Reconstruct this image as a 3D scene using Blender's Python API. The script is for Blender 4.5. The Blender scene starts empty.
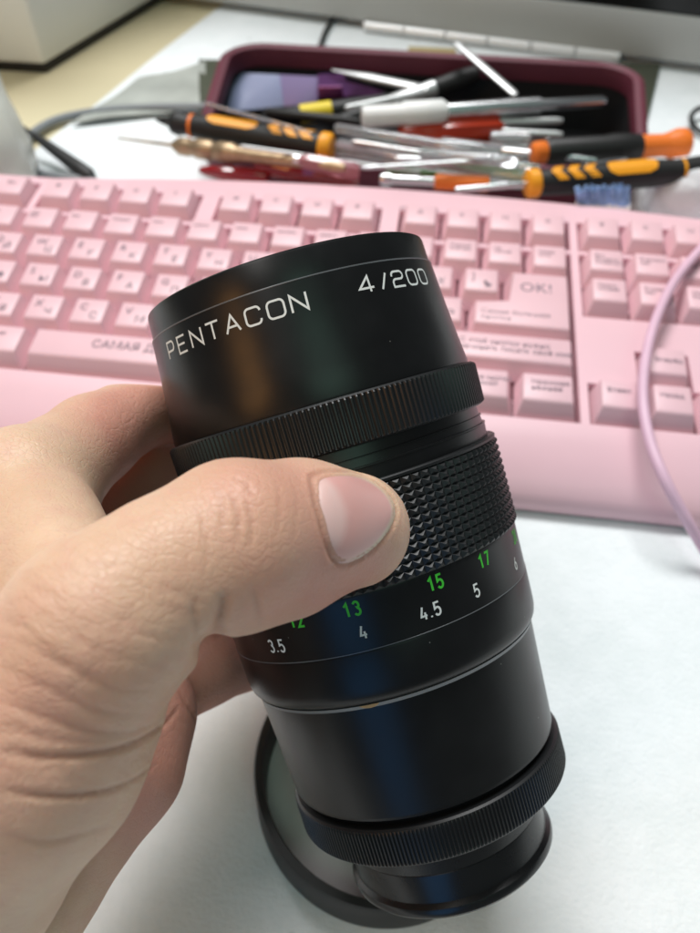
import bpy, bmesh, math, random
import numpy as np
from mathutils import Vector, Matrix, Quaternion
from mathutils.bvhtree import BVHTree
from mathutils.kdtree import KDTree

random.seed(7)
rng = np.random.default_rng(7)
scene = bpy.context.scene
COL = scene.collection
MM = 0.001

# ------------------------------------------------------------------ camera
# all lengths below are in millimetres; the desk cloth is z = 0
F_PX, CX, CY = 747.53, 350.0, 466.5
CAM = np.array([0.0, -285.56, 216.5])
FWD = np.array([-0.08417, 0.64720, -0.75766]); FWD /= np.linalg.norm(FWD)
RGT = np.array([0.99124, 0.13208, 0.00270]); RGT -= FWD * RGT.dot(FWD); RGT /= np.linalg.norm(RGT)
DWN = np.cross(FWD, RGT)
CM = np.array([RGT, DWN, FWD]).T            # camera axes (right, down, forward) -> world

cam_d = bpy.data.cameras.new('camera')
cam = bpy.data.objects.new('camera', cam_d); COL.objects.link(cam)
m = Matrix.Identity(4)
for i in range(3):
    m[i][0] = RGT[i]; m[i][1] = -DWN[i]; m[i][2] = -FWD[i]; m[i][3] = CAM[i] * MM
cam.matrix_world = m
cam_d.sensor_fit = 'VERTICAL'; cam_d.sensor_height = 36.0
cam_d.lens = F_PX / 933.0 * 36.0
cam_d.clip_start = 0.01; cam_d.clip_end = 50
cam_d.dof.use_dof = True; cam_d.dof.focus_distance = 0.125; cam_d.dof.aperture_fstop = 20.0
scene.camera = cam

# ------------------------------------------------------------------ light
world = bpy.data.worlds.new('World'); scene.world = world; world.use_nodes = True
bg = world.node_tree.nodes['Background']
bg.inputs[0].default_value = (0.92, 0.97, 1.0, 1); bg.inputs[1].default_value = 0.13
scene.view_settings.view_transform = 'Standard'; scene.view_settings.look = 'None'
scene.view_settings.exposure = 0.0; scene.view_settings.gamma = 1.0
scene.view_settings.use_curve_mapping = False

def area(name, loc, target, sx, sy, power, color):
    d = bpy.data.lights.new(name, 'AREA'); d.shape = 'RECTANGLE' if power > 5 else 'ELLIPSE'; d.size = sx; d.size_y = sy
    d.energy = power; d.color = color
    o = bpy.data.objects.new(name, d); COL.objects.link(o)
    o.location = loc
    o.rotation_euler = (Vector(target) - Vector(loc)).to_track_quat('-Z', 'Y').to_euler()
    return o
area('ceiling_lamp', (-0.28, 0.72, 1.75), (0, 0, 0), 1.1, 0.5, 40.5, (0.985, 0.99, 0.985))
area('ceiling_lamp', (-0.75, -0.45, 1.75), (0, -0.1, 0), 1.0, 0.4, 6.0, (1.0, 0.97, 0.93))
# lights added behind the camera only to draw coloured streaks on the lens
area('added_warm_light', (-0.54, -0.71, 0.55), (-0.03, -0.19, 0.13), 0.24, 0.34, 1.15, (1.0, 0.46, 0.14))
area('added_green_light', (0.46, -1.25, 1.72), (0, -0.2, 0.12), 1.0, 0.8, 3.6, (0.55, 1.0, 0.78))
area('added_blue_light', (-0.10, -1.03, 0.27), (0, -0.24, 0.09), 0.40, 0.48, 0.50, (0.06, 0.40, 1.0))

# ------------------------------------------------------------------ helpers
def ray(x, y):
    return FWD + (x - CX) / F_PX * RGT + (y - CY) / F_PX * DWN
def T(x, y, z=0.0):
    """point of the plane at height z seen at photo position (x, y)"""
    d = ray(x, y); k = (z - CAM[2]) / d[2]
    return CAM + k * d
def P(x, y, depth):
    return CAM + ray(x, y) * depth

def tag(o, label=None, cat=None, group=None, kind=None):
    if label: o['label'] = label
    if cat: o['category'] = cat
    if group: o['group'] = group
    if kind: o['kind'] = kind
    return o

def mesh_data(name, verts, faces, mats, smooth=True, fmat=None, sharp=None):
    me = bpy.data.meshes.new(name)
    me.from_pydata([tuple(float(c) * MM for c in v) for v in verts], [], faces)
    for mt in (mats if isinstance(mats, (list, tuple)) else [mats]):
        me.materials.append(mt)
    if fmat is not None:
        me.polygons.foreach_set('material_index', fmat)
    me.polygons.foreach_set('use_smooth', [smooth] * len(me.polygons))
    me.update()
    if sharp and smooth:
        try: me.set_sharp_from_angle(angle=math.radians(sharp))
        except Exception: pass
    return me

def link(name, me, parent=None, loc=None):
    o = bpy.data.objects.new(name, me); COL.objects.link(o)
    if parent: o.parent = parent
    if loc is not None: o.location = Vector(loc) * MM
    return o

def obj(name, verts, faces, mats, parent=None, smooth=True, fmat=None, sharp=35, origin=None):
    verts = np.asarray(verts, float)
    if origin is not None: verts = verts - np.asarray(origin)
    o = link(name, mesh_data(name, verts, faces, mats, smooth, fmat, sharp), parent)
    if origin is not None and parent is None: o.location = Vector(origin) * MM
    return o

def thing(name, loc, label, cat, group=None, rot=None):
    o = bpy.data.objects.new(name, None); COL.objects.link(o)
    o.empty_display_size = 0.01
    o.location = Vector(loc) * MM
    if rot is not None: o.rotation_euler = rot
    return tag(o, label, cat, group)

def bm_out(bm, M=None):
    bm.verts.ensure_lookup_table(); bm.faces.ensure_lookup_table()
    bmesh.ops.recalc_face_normals(bm, faces=bm.faces)
    v = np.array([tuple(x.co) for x in bm.verts]); f = [[y.index for y in x.verts] for x in bm.faces]
    bm.verts.index_update()
    f = [[y.index for y in x.verts] for x in bm.faces]
    bm.free(); return v, f

def prism(poly, z0, z1, bevel=0.0, seg=2):
    """vertical prism over a 2-D polygon (list of (x, y)), bevelled"""
    bm = bmesh.new()
    a = [bm.verts.new((p[0], p[1], z0)) for p in poly]; b = [bm.verts.new((p[0], p[1], z1)) for p in poly]
    n = len(poly)
    bm.faces.new(a[::-1]); bm.faces.new(b)
    for i in range(n): bm.faces.new((a[i], a[(i + 1) % n], b[(i + 1) % n], b[i]))
    if bevel: bmesh.ops.bevel(bm, geom=list(bm.edges), offset=bevel, segments=seg, affect='EDGES', profile=0.5, clamp_overlap=True)
    return bm_out(bm)

def frame_from(d):
    d = np.asarray(d, float); d = d / np.linalg.norm(d)
    up = np.array([0, 0, 1.0]) if abs(d[2]) < 0.95 else np.array([0, 1.0, 0])
    u = np.cross(up, d); u /= np.linalg.norm(u); v = np.cross(d, u)
    return d, u, v

def lathe(prof, n=48, caps=(True, True), rfun=None):
    """surface of revolution about +z, prof = [(z, r)...]; rfun(i, j, z, r) may change a radius"""
    V = []; Fc = []
    for i, (z, r) in enumerate(prof):
        for j in range(n):
            a = 2 * math.pi * j / n
            rr = r if rfun is None else rfun(i, j, z, r)
            V.append((rr * math.cos(a), rr * math.sin(a), z))
    for i in range(len(prof) - 1):
        for j in range(n):
            k = (j + 1) % n
            Fc.append((i * n + j, i * n + k, (i + 1) * n + k, (i + 1) * n + j))
    up = prof[-1][0] >= prof[0][0]
    if not up: Fc = [f[::-1] for f in Fc]
    if caps[0]: Fc.append(tuple(range(n))[::-1] if up else tuple(range(n)))
    if caps[1]: Fc.append(tuple((len(prof) - 1) * n + j for j in range(n)) if up else tuple((len(prof) - 1) * n + j for j in range(n))[::-1])
    return np.array(V), Fc

def orient(V, p0, d, flat=None):
    d, u, v = frame_from(d)
    V = np.asarray(V)
    return np.asarray(p0) + V[:, :1] * u + V[:, 1:2] * v + V[:, 2:3] * d

def tube(path, r, n=12, caps=True):
    path = np.asarray(path, float); N = len(path); V = []; Fc = []
    tan = np.gradient(path, axis=0); tan /= np.linalg.norm(tan, axis=1)[:, None]
    u = frame_from(tan[0])[1]
    for i in range(N):
        u = u - tan[i] * u.dot(tan[i]); u /= np.linalg.norm(u); w = np.cross(tan[i], u)
        rr = r[i] if hasattr(r, '__len__') else r
        for j in range(n):
            a = 2 * math.pi * j / n
            V.append(path[i] + rr * (math.cos(a) * u + math.sin(a) * w))
    for i in range(N - 1):
        for j in range(n):
            k = (j + 1) % n
            Fc.append((i * n + j, i * n + k, (i + 1) * n + k, (i + 1) * n + j))
    if caps:
        Fc.append(tuple(range(n))[::-1]); Fc.append(tuple((N - 1) * n + j for j in range(n)))
    return np.array(V), Fc

def spline(pts, n=60):
    pts = np.asarray(pts, float); k = len(pts)
    ext = np.vstack([2 * pts[0] - pts[1], pts, 2 * pts[-1] - pts[-2]])
    out = []
    for t in np.linspace(0, k - 1 - 1e-6, n):
        i = int(t); f = t - i; p0, p1, p2, p3 = ext[i:i + 4]
        out.append(0.5 * ((2 * p1) + (-p0 + p2) * f + (2 * p0 - 5 * p1 + 4 * p2 - p3) * f * f + (-p0 + 3 * p1 - 3 * p2 + p3) * f ** 3))
    return np.array(out)

# ------------------------------------------------------------------ materials
def mat(name, color, rough=0.5, metal=0.0, trans=0.0, noise=None, bump=None, spec=0.5, sss=0.0, ior=1.45, alpha=1.0, coat=0.0):
    """noise = (scale, amount): colour mottling; bump = (scale, strength, distance in mm)"""
    M = bpy.data.materials.new(name); M.use_nodes = True
    nt = M.node_tree; b = nt.nodes['Principled BSDF']
    b.inputs['Base Color'].default_value = (*color, 1); b.inputs['Roughness'].default_value = rough
    b.inputs['Metallic'].default_value = metal; b.inputs['Transmission Weight'].default_value = trans
    b.inputs['Specular IOR Level'].default_value = spec; b.inputs['IOR'].default_value = ior
    b.inputs['Coat Weight'].default_value = coat
    b.inputs['Alpha'].default_value = alpha
    tc = nt.nodes.new('ShaderNodeTexCoord')
    if noise:
        n = nt.nodes.new('ShaderNodeTexNoise'); n.inputs['Scale'].default_value = noise[0]; n.inputs['Detail'].default_value = 6
        nt.links.new(tc.outputs['Object'], n.inputs['Vector'])
        mr = nt.nodes.new('ShaderNodeMapRange'); mr.inputs[1].default_value = 0.3; mr.inputs[2].default_value = 0.7
        mr.inputs[3].default_value = 1 - noise[1]; mr.inputs[4].default_value = 1 + noise[1]
        nt.links.new(n.outputs[0], mr.inputs[0])
        hs = nt.nodes.new('ShaderNodeHueSaturation'); hs.inputs['Color'].default_value = (*color, 1)
        nt.links.new(mr.outputs[0], hs.inputs['Value']); nt.links.new(hs.outputs[0], b.inputs['Base Color'])
        rr = nt.nodes.new('ShaderNodeMapRange'); rr.inputs[3].default_value = max(0.02, rough - 0.06); rr.inputs[4].default_value = rough + 0.06
        nt.links.new(n.outputs[0], rr.inputs[0]); nt.links.new(rr.outputs[0], b.inputs['Roughness'])
    if bump:
        n2 = nt.nodes.new('ShaderNodeTexNoise'); n2.inputs['Scale'].default_value = bump[0]; n2.inputs['Detail'].default_value = 4
        nt.links.new(tc.outputs['Object'], n2.inputs['Vector'])
        bp = nt.nodes.new('ShaderNodeBump'); bp.inputs['Strength'].default_value = bump[1]; bp.inputs['Distance'].default_value = bump[2] * MM
        nt.links.new(n2.outputs[0], bp.inputs['Height']); nt.links.new(bp.outputs[0], b.inputs['Normal'])
    return M

PINK = (0.775, 0.495, 0.55)
M_pink = mat('pink_plastic', PINK, 0.42, noise=(18, 0.035), bump=(900, 0.12, 0.15))
M_key = mat('pink_keycap', (0.775, 0.50, 0.55), 0.40, noise=(30, 0.03), bump=(1500, 0.10, 0.1))
M_cable = mat('pink_cable', (0.74, 0.48, 0.60), 0.42, noise=(40, 0.06), bump=(300, 0.2, 0.15))
M_legend = mat('grey_print', (0.17, 0.125, 0.165), 0.6)
M_black = mat('satin_black_paint', (0.0055, 0.006, 0.0065), 0.32, noise=(160, 0.15), bump=(2600, 0.06, 0.02), spec=0.42)
def dust(M):
    nt = M.node_tree; b = nt.nodes['Principled BSDF']; tc = nt.nodes['Texture Coordinate']
    vo = nt.nodes.new('ShaderNodeTexVoronoi'); vo.inputs['Scale'].default_value = 170
    nt.links.new(tc.outputs['Object'], vo.inputs['Vector'])
    lt = nt.nodes.new('ShaderNodeMath'); lt.operation = 'LESS_THAN'; lt.inputs[1].default_value = 0.022
    nt.links.new(vo.outputs['Distance'], lt.inputs[0])
    src = b.inputs['Base Color'].links[0].from_socket
    mx = nt.nodes.new('ShaderNodeMix'); mx.data_type = 'RGBA'; mx.inputs[7].default_value = (0.16, 0.16, 0.15, 1)
    nt.links.new(src, mx.inputs[6]); nt.links.new(lt.outputs[0], mx.inputs[0]); nt.links.new(mx.outputs[2], b.inputs['Base Color'])
dust(M_black)
M_black2 = mat('matt_black_metal', (0.008, 0.009, 0.010), 0.42, bump=(2600, 0.12, 0.02))
M_hood = mat('black_anodised_metal', (0.020, 0.021, 0.021), 0.5, bump=(900, 0.15, 0.05))
M_rubber = mat('black_moulded_rubber', (0.010, 0.011, 0.012), 0.40)
M_gloss = mat('glossy_black_plastic', (0.008, 0.009, 0.010), 0.27, noise=(120, 0.1))
M_silverline = mat('metal_edge_and_highlight', (0.17, 0.18, 0.19), 0.38, metal=0.6)
M_white = mat('white_engraving_paint', (0.72, 0.74, 0.72), 0.6)
M_green = mat('green_engraving_paint', (0.05, 0.52, 0.035), 0.55)
M_glass = mat('coated_glass', (0.03, 0.02, 0.05), 0.04, coat=0.6)
M_capfloor = mat('lightened_hood_floor', (0.82, 0.80, 0.80), 0.4, noise=(60, 0.08))
M_desk = mat('cream_laminate', (0.66, 0.58, 0.38), 0.45, noise=(6, 0.04))
M_burg = mat('burgundy_fabric', (0.125, 0.022, 0.040), 0.62, noise=(40, 0.12), bump=(700, 0.4, 0.5))
M_lining = mat('black_lining', (0.012, 0.012, 0.014), 0.75, bump=(500, 0.5, 0.5))
M_handle = mat('black_handle_rubber', (0.013, 0.013, 0.013), 0.5, noise=(60, 0.15))
M_orange = mat('orange_plastic', (0.85, 0.20, 0.025), 0.42, noise=(40, 0.06))
M_yellow = mat('amber_plastic', (0.88, 0.36, 0.015), 0.42, noise=(40, 0.06))
M_red = mat('clear_red_plastic', (0.42, 0.016, 0.02), 0.12, trans=0.45, coat=0.6)
M_pinkclear = mat('clear_pink_plastic', (0.62, 0.26, 0.30), 0.14, trans=0.5, coat=0.6)
M_dred = mat('clear_orange_red_plastic', (0.55, 0.045, 0.012), 0.2, trans=0.3, coat=0.4)
M_clear = mat('clear_plastic', (0.94, 0.95, 0.98), 0.06, trans=0.8, coat=0.6)
M_steel = mat('bright_steel', (0.66, 0.67, 0.68), 0.24, metal=1.0)
M_strip = mat('polished_white_metal', (0.80, 0.81, 0.81), 0.3, metal=0.25)
M_brass = mat('dull_brass', (0.40, 0.29, 0.18), 0.42, metal=0.7, noise=(200, 0.25))
M_alu = mat('matt_aluminium', (0.62, 0.63, 0.63), 0.42, metal=0.75)
M_whitep = mat('white_plastic', (0.84, 0.85, 0.84), 0.4, noise=(12, 0.03))
M_greyp = mat('silver_grey_plastic', (0.50, 0.51, 0.49), 0.42, noise=(12, 0.03))
M_screen = mat('screen_and_shadow_gap', (0.006, 0.006, 0.007), 0.25)
M_olive = mat('olive_board', (0.052, 0.058, 0.036), 0.6, noise=(25, 0.1))
M_greycable = mat('grey_cable', (0.22, 0.235, 0.245), 0.5)
M_greenp = mat('green_plastic', (0.12, 0.36, 0.08), 0.35, trans=0.2)
M_purple = mat('purple_foil', (0.24, 0.09, 0.30), 0.35)
M_blue = mat('pale_blue_foil', (0.30, 0.33, 0.50), 0.25)
M_magenta = mat('magenta_print', (0.66, 0.16, 0.55), 0.4)
M_bristle = mat('blue_white_bristles', (0.26, 0.40, 0.66), 0.7, noise=(300, 0.4))
M_tissue = mat('white_tissue', (0.80, 0.82, 0.84), 0.85, bump=(120, 0.6, 2))
M_bag = mat('translucent_bag', (0.80, 0.84, 0.83), 0.3, trans=0.45, bump=(60, 0.5, 2))
M_greyfilm = mat('grey_plastic_film', (0.40, 0.42, 0.385), 0.4, noise=(30, 0.2), trans=0.1)
M_tan = mat('tan_card', (0.42, 0.33, 0.15), 0.7)
M_yel = mat('yellow_mark', (0.80, 0.62, 0.03), 0.5)

def cloth_material():
    M = mat('white_felt', (0.80, 0.83, 0.84), 0.8, spec=0.25)
    nt = M.node_tree; b = nt.nodes['Principled BSDF']; tc = nt.nodes['Texture Coordinate']
    n1 = nt.nodes.new('ShaderNodeTexNoise'); n1.inputs['Scale'].default_value = 45; n1.inputs['Detail'].default_value = 8; n1.inputs['Roughness'].default_value = 0.7
    n2 = nt.nodes.new('ShaderNodeTexNoise'); n2.inputs['Scale'].default_value = 700; n2.inputs['Detail'].default_value = 3
    vo = nt.nodes.new('ShaderNodeTexVoronoi'); vo.inputs['Scale'].default_value = 46
    for x in (n1, n2, vo): nt.links.new(tc.outputs['Object'], x.inputs['Vector'])
    r1 = nt.nodes.new('ShaderNodeValToRGB')
    r1.color_ramp.elements[0].position = 0.33; r1.color_ramp.elements[0].color = (0.76, 0.80, 0.81, 1)
    r1.color_ramp.elements[1].position = 0.62; r1.color_ramp.elements[1].color = (0.835, 0.865, 0.88, 1)
    nt.links.new(n1.outputs[0], r1.inputs[0])
    sp = nt.nodes.new('ShaderNodeMapRange'); sp.inputs[1].default_value = 0.03; sp.inputs[2].default_value = 0.09; sp.inputs[3].default_value = 0.6; sp.inputs[4].default_value = 1.0
    nt.links.new(vo.outputs['Distance'], sp.inputs[0])
    mx = nt.nodes.new('ShaderNodeMix'); mx.data_type = 'RGBA'; mx.blend_type = 'MULTIPLY'; mx.inputs[0].default_value = 1
    nt.links.new(r1.outputs[0], mx.inputs[6]); nt.links.new(sp.outputs[0], mx.inputs[7])
    nt.links.new(mx.outputs[2], b.inputs['Base Color'])
    ad = nt.nodes.new('ShaderNodeMath'); ad.operation = 'MULTIPLY_ADD'; ad.inputs[1].default_value = 3.0
    nt.links.new(n1.outputs[0], ad.inputs[0]); nt.links.new(n2.outputs[0], ad.inputs[2])
    bp = nt.nodes.new('ShaderNodeBump'); bp.inputs['Strength'].default_value = 0.5; bp.inputs['Distance'].default_value = 0.0006
    nt.links.new(ad.outputs[0], bp.inputs['Height']); nt.links.new(bp.outputs[0], b.inputs['Normal'])
    return M
M_cloth = cloth_material()

# ------------------------------------------------------------------ desk and cloth (setting)
v, f = prism([(-900, -500), (900, -500), (900, 900), (-900, 900)], -25, -1.2)
tag(obj('desk', v, f, M_desk, smooth=False), kind='structure')
edge = [T(-160, 205), T(-40, 178), T(22, 160), T(96, 104), T(160, 52), T(226, 2), T(300, -60)]
poly = [(-700, -480), (880, -480), (880, 700), (edge[-1][0] + 60, 700)] + [(p[0], p[1]) for p in edge[::-1]] + [(-700, edge[0][1] - 10)]
# rounded, slightly uneven cloth edge
v, f = prism(poly, -1.15, 0.0)
tag(obj('desk_cloth', v, f, M_cloth, smooth=False), kind='structure')

# ------------------------------------------------------------------ keyboard
U = 19.05
TILT = math.radians(5)
ct, st = math.cos(TILT), math.sin(TILT)
def K2W(x, y, z):
    return np.array([x - 227.375, y * ct - z * st, y * st + z * ct + 32.6])
KO = (227.375, -116.0, -22.0)                 # keyboard-frame position of the empty (front edge)
kb = thing('keyboard', K2W(*KO), 'pink keyboard with joking Russian captions on its keys, lying behind the lens', 'keyboard', rot=(TILT, 0, 0))
def kl(V): return np.asarray(V, float) - np.array(KO)

DECK, FLOOR = -5.2, -15.0
FY = 1.194 * U
X0, X1 = -22.0, 446.0
def rect_u(u0, u1, y0, y1, mrg=0.7): return (u0 * U - mrg, u1 * U + mrg, y0 - mrg, y1 + mrg)
holes = [rect_u(0.75, 1.75, FY - U / 2, FY + U / 2), rect_u(2, 6, FY - U / 2, FY + U / 2), rect_u(6.5, 10.5, FY - U / 2, FY + U / 2),
         rect_u(11, 15, FY - U / 2, FY + U / 2), rect_u(15.25, 18.25, FY - U / 2, FY + U / 2),
         rect_u(0, 15, -4.5 * U, 0.5 * U), rect_u(15.25, 18.25, -1.5 * U, 0.5 * U),
         rect_u(16.25, 17.25, -3.5 * U, -2.5 * U), rect_u(15.25, 18.25, -4.5 * U, -3.5 * U)]
def deck_mesh():
    ys_front = [(-116.0, -21.5), (-116.6, -19.5), (-116.0, -16.5), (-113.5, -13.6), (-109, -10.6), (-102, -7.9), (-95, -6.0), (-89.5, DECK)]
    ys_back = [(49.0, DECK), (53.5, DECK - 1.0), (56.4, DECK - 4.2), (57.2, DECK - 12), (57.2, -34.0)]
    xs = sorted({X0, X1} | {h[0] for h in holes} | {h[1] for h in holes} | set(np.linspace(X0, X1, 24)))
    yb = sorted({-89.5, 49.0} | {h[2] for h in holes} | {h[3] for h in holes})
    V = []; Fc = []; idx = {}
    def vid(x, y, z):
        if y > 48.9:       # the rear edge is bowed
            y += -3 - (min(11, 11 * ((x - 205) / 165) ** 2) if x < 205 else min(9, 6 * ((x - 205) / 135) ** 2))
        k = (round(x, 3), round(y, 3), round(z, 3))
        if k not in idx: idx[k] = len(V); V.append((x, y, z))
        return idx[k]
    def inhole(x, y): return any(h[0] < x < h[1] and h[2] < y < h[3] for h in holes)
    nx, ny = len(xs) - 1, len(yb) - 1
    H = [[inhole((xs[i] + xs[i + 1]) / 2, (yb[j] + yb[j + 1]) / 2) for j in range(ny)] for i in range(nx)]
    for i in range(nx):
        for j in range(ny):
            x0, x1, y0, y1 = xs[i], xs[i + 1], yb[j], yb[j + 1]
            z = FLOOR if H[i][j] else DECK
            Fc.append((vid(x0, y0, z), vid(x1, y0, z), vid(x1, y1, z), vid(x0, y1, z)))
            if H[i][j]:
                for (di, dj, a, b) in ((-1, 0, (x0, y0), (x0, y1)), (1, 0, (x1, y1), (x1, y0)), (0, -1, (x1, y0), (x0, y0)), (0, 1, (x0, y1), (x1, y1))):
                    ii, jj = i + di, j + dj
                    if not (0 <= ii < nx and 0 <= jj < ny and H[ii][jj]):
                        Fc.append((vid(*a, FLOOR), vid(*a, DECK), vid(*b, DECK), vid(*b, FLOOR)))
    for prof in (ys_front, ys_back):
        for (y0, z0), (y1, z1) in zip(prof[:-1], prof[1:]):
            for i in range(nx):
                Fc.append((vid(xs[i], y0, z0), vid(xs[i + 1], y0, z0), vid(xs[i + 1], y1, z1), vid(xs[i], y1, z1)))
    # side walls and underside
    ring = [(y, z) for y, z in ys_front] + [(y, DECK) for y in yb[1:]] + ys_back[1:]
    for x, s in ((X0, 1), (X1, -1)):
        q = [vid(x, y, z) for y, z in ring]
        Fc.append(tuple(q if s > 0 else q[::-1]))
    Fc.append((vid(X0, -116, -21.5), vid(X0, 57.2, -34), vid(X1, 57.2, -34), vid(X1, -116, -21.5)))
    return V, Fc
v, f = deck_mesh()
obj('case', kl(v), f, M_pink, kb, smooth=True, sharp=30)

def key_mesh(w, d=U, name='key', h0=-8.6):
    bw, bd = w / 2 - 0.55, d / 2 - 0.55
    bm = bmesh.new()
    lo = [(-bw, -bd), (bw, -bd), (bw, bd), (-bw, bd)]
    hi = [(-bw + 2.3, -bd + 4.0), (bw - 2.3, -bd + 4.0), (bw - 2.3, bd - 1.3), (-bw + 2.3, bd - 1.3)]
    a = [bm.verts.new((*p, h0)) for p in lo]; b = [bm.verts.new((*p, (-0.35 if i < 2 else 0.35))) for i, p in enumerate(hi)]
    bm.faces.new(a[::-1]); top = bm.faces.new(b)
    for i in range(4): bm.faces.new((a[i], a[(i + 1) % 4], b[(i + 1) % 4], b[i]))
    ve = [e for e in bm.edges if (e.verts[0].co.z > -1) != (e.verts[1].co.z > -1)]
    te = list(top.edges)
    bmesh.ops.bevel(bm, geom=te + ve, offset=0.9, segments=2, affect='EDGES', profile=0.55, clamp_overlap=True)
    V, Fc = bm_out(bm)
    return mesh_data(name, V, Fc, M_key, True, None, 40)
def enter_mesh():
    h0 = -8.6; g = 0.55
    # outline relative to the lower-left key unit corner, key frame mm
    x0, x1, xs_ = 12.75 * U + g, 15 * U - g, 13.5 * U + g
    y0, y1, ym = -2.5 * U + g, -0.5 * U - g, -1.5 * U - g
    lo = [(x0, y0), (x1, y0), (x1, y1), (xs_, y1), (xs_, ym), (x0, ym)]
    hi = [(x0 + 2.3, y0 + 4), (x1 - 2.3, y0 + 4), (x1 - 2.3, y1 - 1.3), (xs_ + 2.3, y1 - 1.3), (xs_ + 2.3, ym - 1.3), (x0 + 2.3, ym - 1.3)]
    bm = bmesh.new()
    a = [bm.verts.new((*p, h0)) for p in lo]; b = [bm.verts.new((*p, 0)) for p in hi]
    bm.faces.new(a[::-1]); top = bm.faces.new(b)
    for i in range(6): bm.faces.new((a[i], a[(i + 1) % 6], b[(i + 1) % 6], b[i]))
    ve = [e for e in bm.edges if (e.verts[0].co.z > -1) != (e.verts[1].co.z > -1)]
    bmesh.ops.bevel(bm, geom=list(top.edges) + ve, offset=0.9, segments=2, affect='EDGES', profile=0.55, clamp_overlap=True)
    V, Fc = bm_out(bm)
    c = np.array([13.9 * U, -1.5 * U, 0])
    return mesh_data('key', V - c, Fc, M_key, True, None, 40), c

texts = []      # (parent, [(string, x, y, size)...]) turned into meshes in one go
KM = {}
def key(u, y, w=1.0, txt=None):
    if w not in KM: KM[w] = key_mesh(w * U)
    o = link('key', KM[w], kb, kl([u * U, y, 0]))
    o.rotation_euler.z = random.uniform(-0.008, 0.008)
    o.location.z += random.uniform(-0.2, 0.2) * MM
    if txt: texts.append((o, txt))
    return o
def two(a, b): return [(a, -4.3, 1.2, 4.0), (b, 0.6, -3.0, 4.0)]
def small(*lines): return [(s, -5.0, 2.8 - 2.1 * i, 1.9) for i, s in enumerate(lines)]
def one(s): return [(s, -1.7, 1.6, 2.6)]
key(1.25, FY, 1, one('Esc'))
for i, s in enumerate(['Ф', 'Р', 'О', 'Т']): key(2.5 + i, FY, 1, one(s))
for i, s in enumerate(['Ж', 'П', 'Ш', 'Я']): key(7 + i, FY, 1, one(s))
for i, s in enumerate(['Д', 'К', 'М', 'О']): key(11.5 + i, FY, 1, one(s))
for i, s in enumerate(['Я', 'К', 'М']): key(15.75 + i, FY, 1, one(s))
numtx = [small('Ого'), small('раз'), small('два', 'ага'), small('три'), small('четыре'), small('пять'), small('шесть'), small('семь'), small('восемь'), small('девять'),
         small('ноль'), small('минус'), small('Плюсуй', 'ещё раз'), small('Не', 'трогай'), small('Назад', 'хочу')]
for i in range(15): key(0.5 + i, 0, 1, numtx[i])
key(0.75, -U, 1.5, small('Туда-сюда'))
for i, (a, b) in enumerate(zip('QWERTYUIOP[]', 'ЙЦУКЕНГШЩЗХЪ')): key(2 + i, -U, 1, two(a, b))
key(0.875, -2 * U, 1.75, small('БОЛЬШИЕ'))
for i, (a, b) in enumerate(zip("ASDFGHJKL;'", 'ФЫВАПРОЛДЖЭ')): key(2.25 + i, -2 * U, 1, two(a, b))
key(1.125, -3 * U, 2.25, small('Держи', 'меня'))
for i, (a, b) in enumerate(zip('ZXCVBNM,./', 'ЯЧСМИТЬБЮ.')): key(2.75 + i, -3 * U, 1, two(a, b))
key(13.625, -3 * U, 2.75, [('С этой кнопки нужно', -19.5, 2.0, 2.7), ('начинать писать своё имя', -19.5, -1.3, 2.7)])
for u, t in ((0.625, ('Контроль',)), (1.875, ('Окна',)), (3.125, ('Меняй', 'это'))): key(u, -4 * U, 1.25, small(*t))
key(6.875, -4 * U, 6.25, [('САМАЯ ДЛИННАЯ КНОПКА', -33.0, 0.4, 4.3)])
for u, t in ((10.625, ('Меняй', 'это')), (11.875, ('Окна', 'мои')), (13.125, ('Тоже кнопка', 'нажимай'))): key(u, -4 * U, 1.25, [(s, -7.0, 2.6 - 2.7 * i, 2.2) for i, s in enumerate(t)])
key(14.375, -4 * U, 1.25, [('Нажимая', -6.3, 2.6, 2.5), ('нежнее', -6.3, -0.2, 2.5)])
navt = [small('Вот', 'вставить', 'словечко'), small('В начало', 'иди'), small('Выше', 'ещё'), small('Убрать', 'лишнее'), small('В конец', 'иди'), small('Ниже', 'ещё')]
for r in range(2):
    for i in range(3): key(15.75 + i, -r * U, 1, navt[r * 3 + i])
key(16.75, -3 * U, 1, [('Вперёд', -4.9, 0.6, 2.3)])
for i, s in enumerate(['Влево', 'Назад', 'Вправо']): key(15.75 + i, -4 * U, 1, [(s, -4.9, 1.8, 2.4)])
em, ec = enter_mesh()
ent = link('key', em, kb, kl(ec))
texts.append((ent, [('OK!', -1.5, 5.8, 6.2), ('Самая большая', -17.0, -9.0, 2.9), ('кнопка', -17.0, -12.4, 2.9)]))
texts.append((kb, [('для чудес', 11.05 * U - KO[0] - 2, FY + 11.2 - KO[1], 3.0)]))

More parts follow.
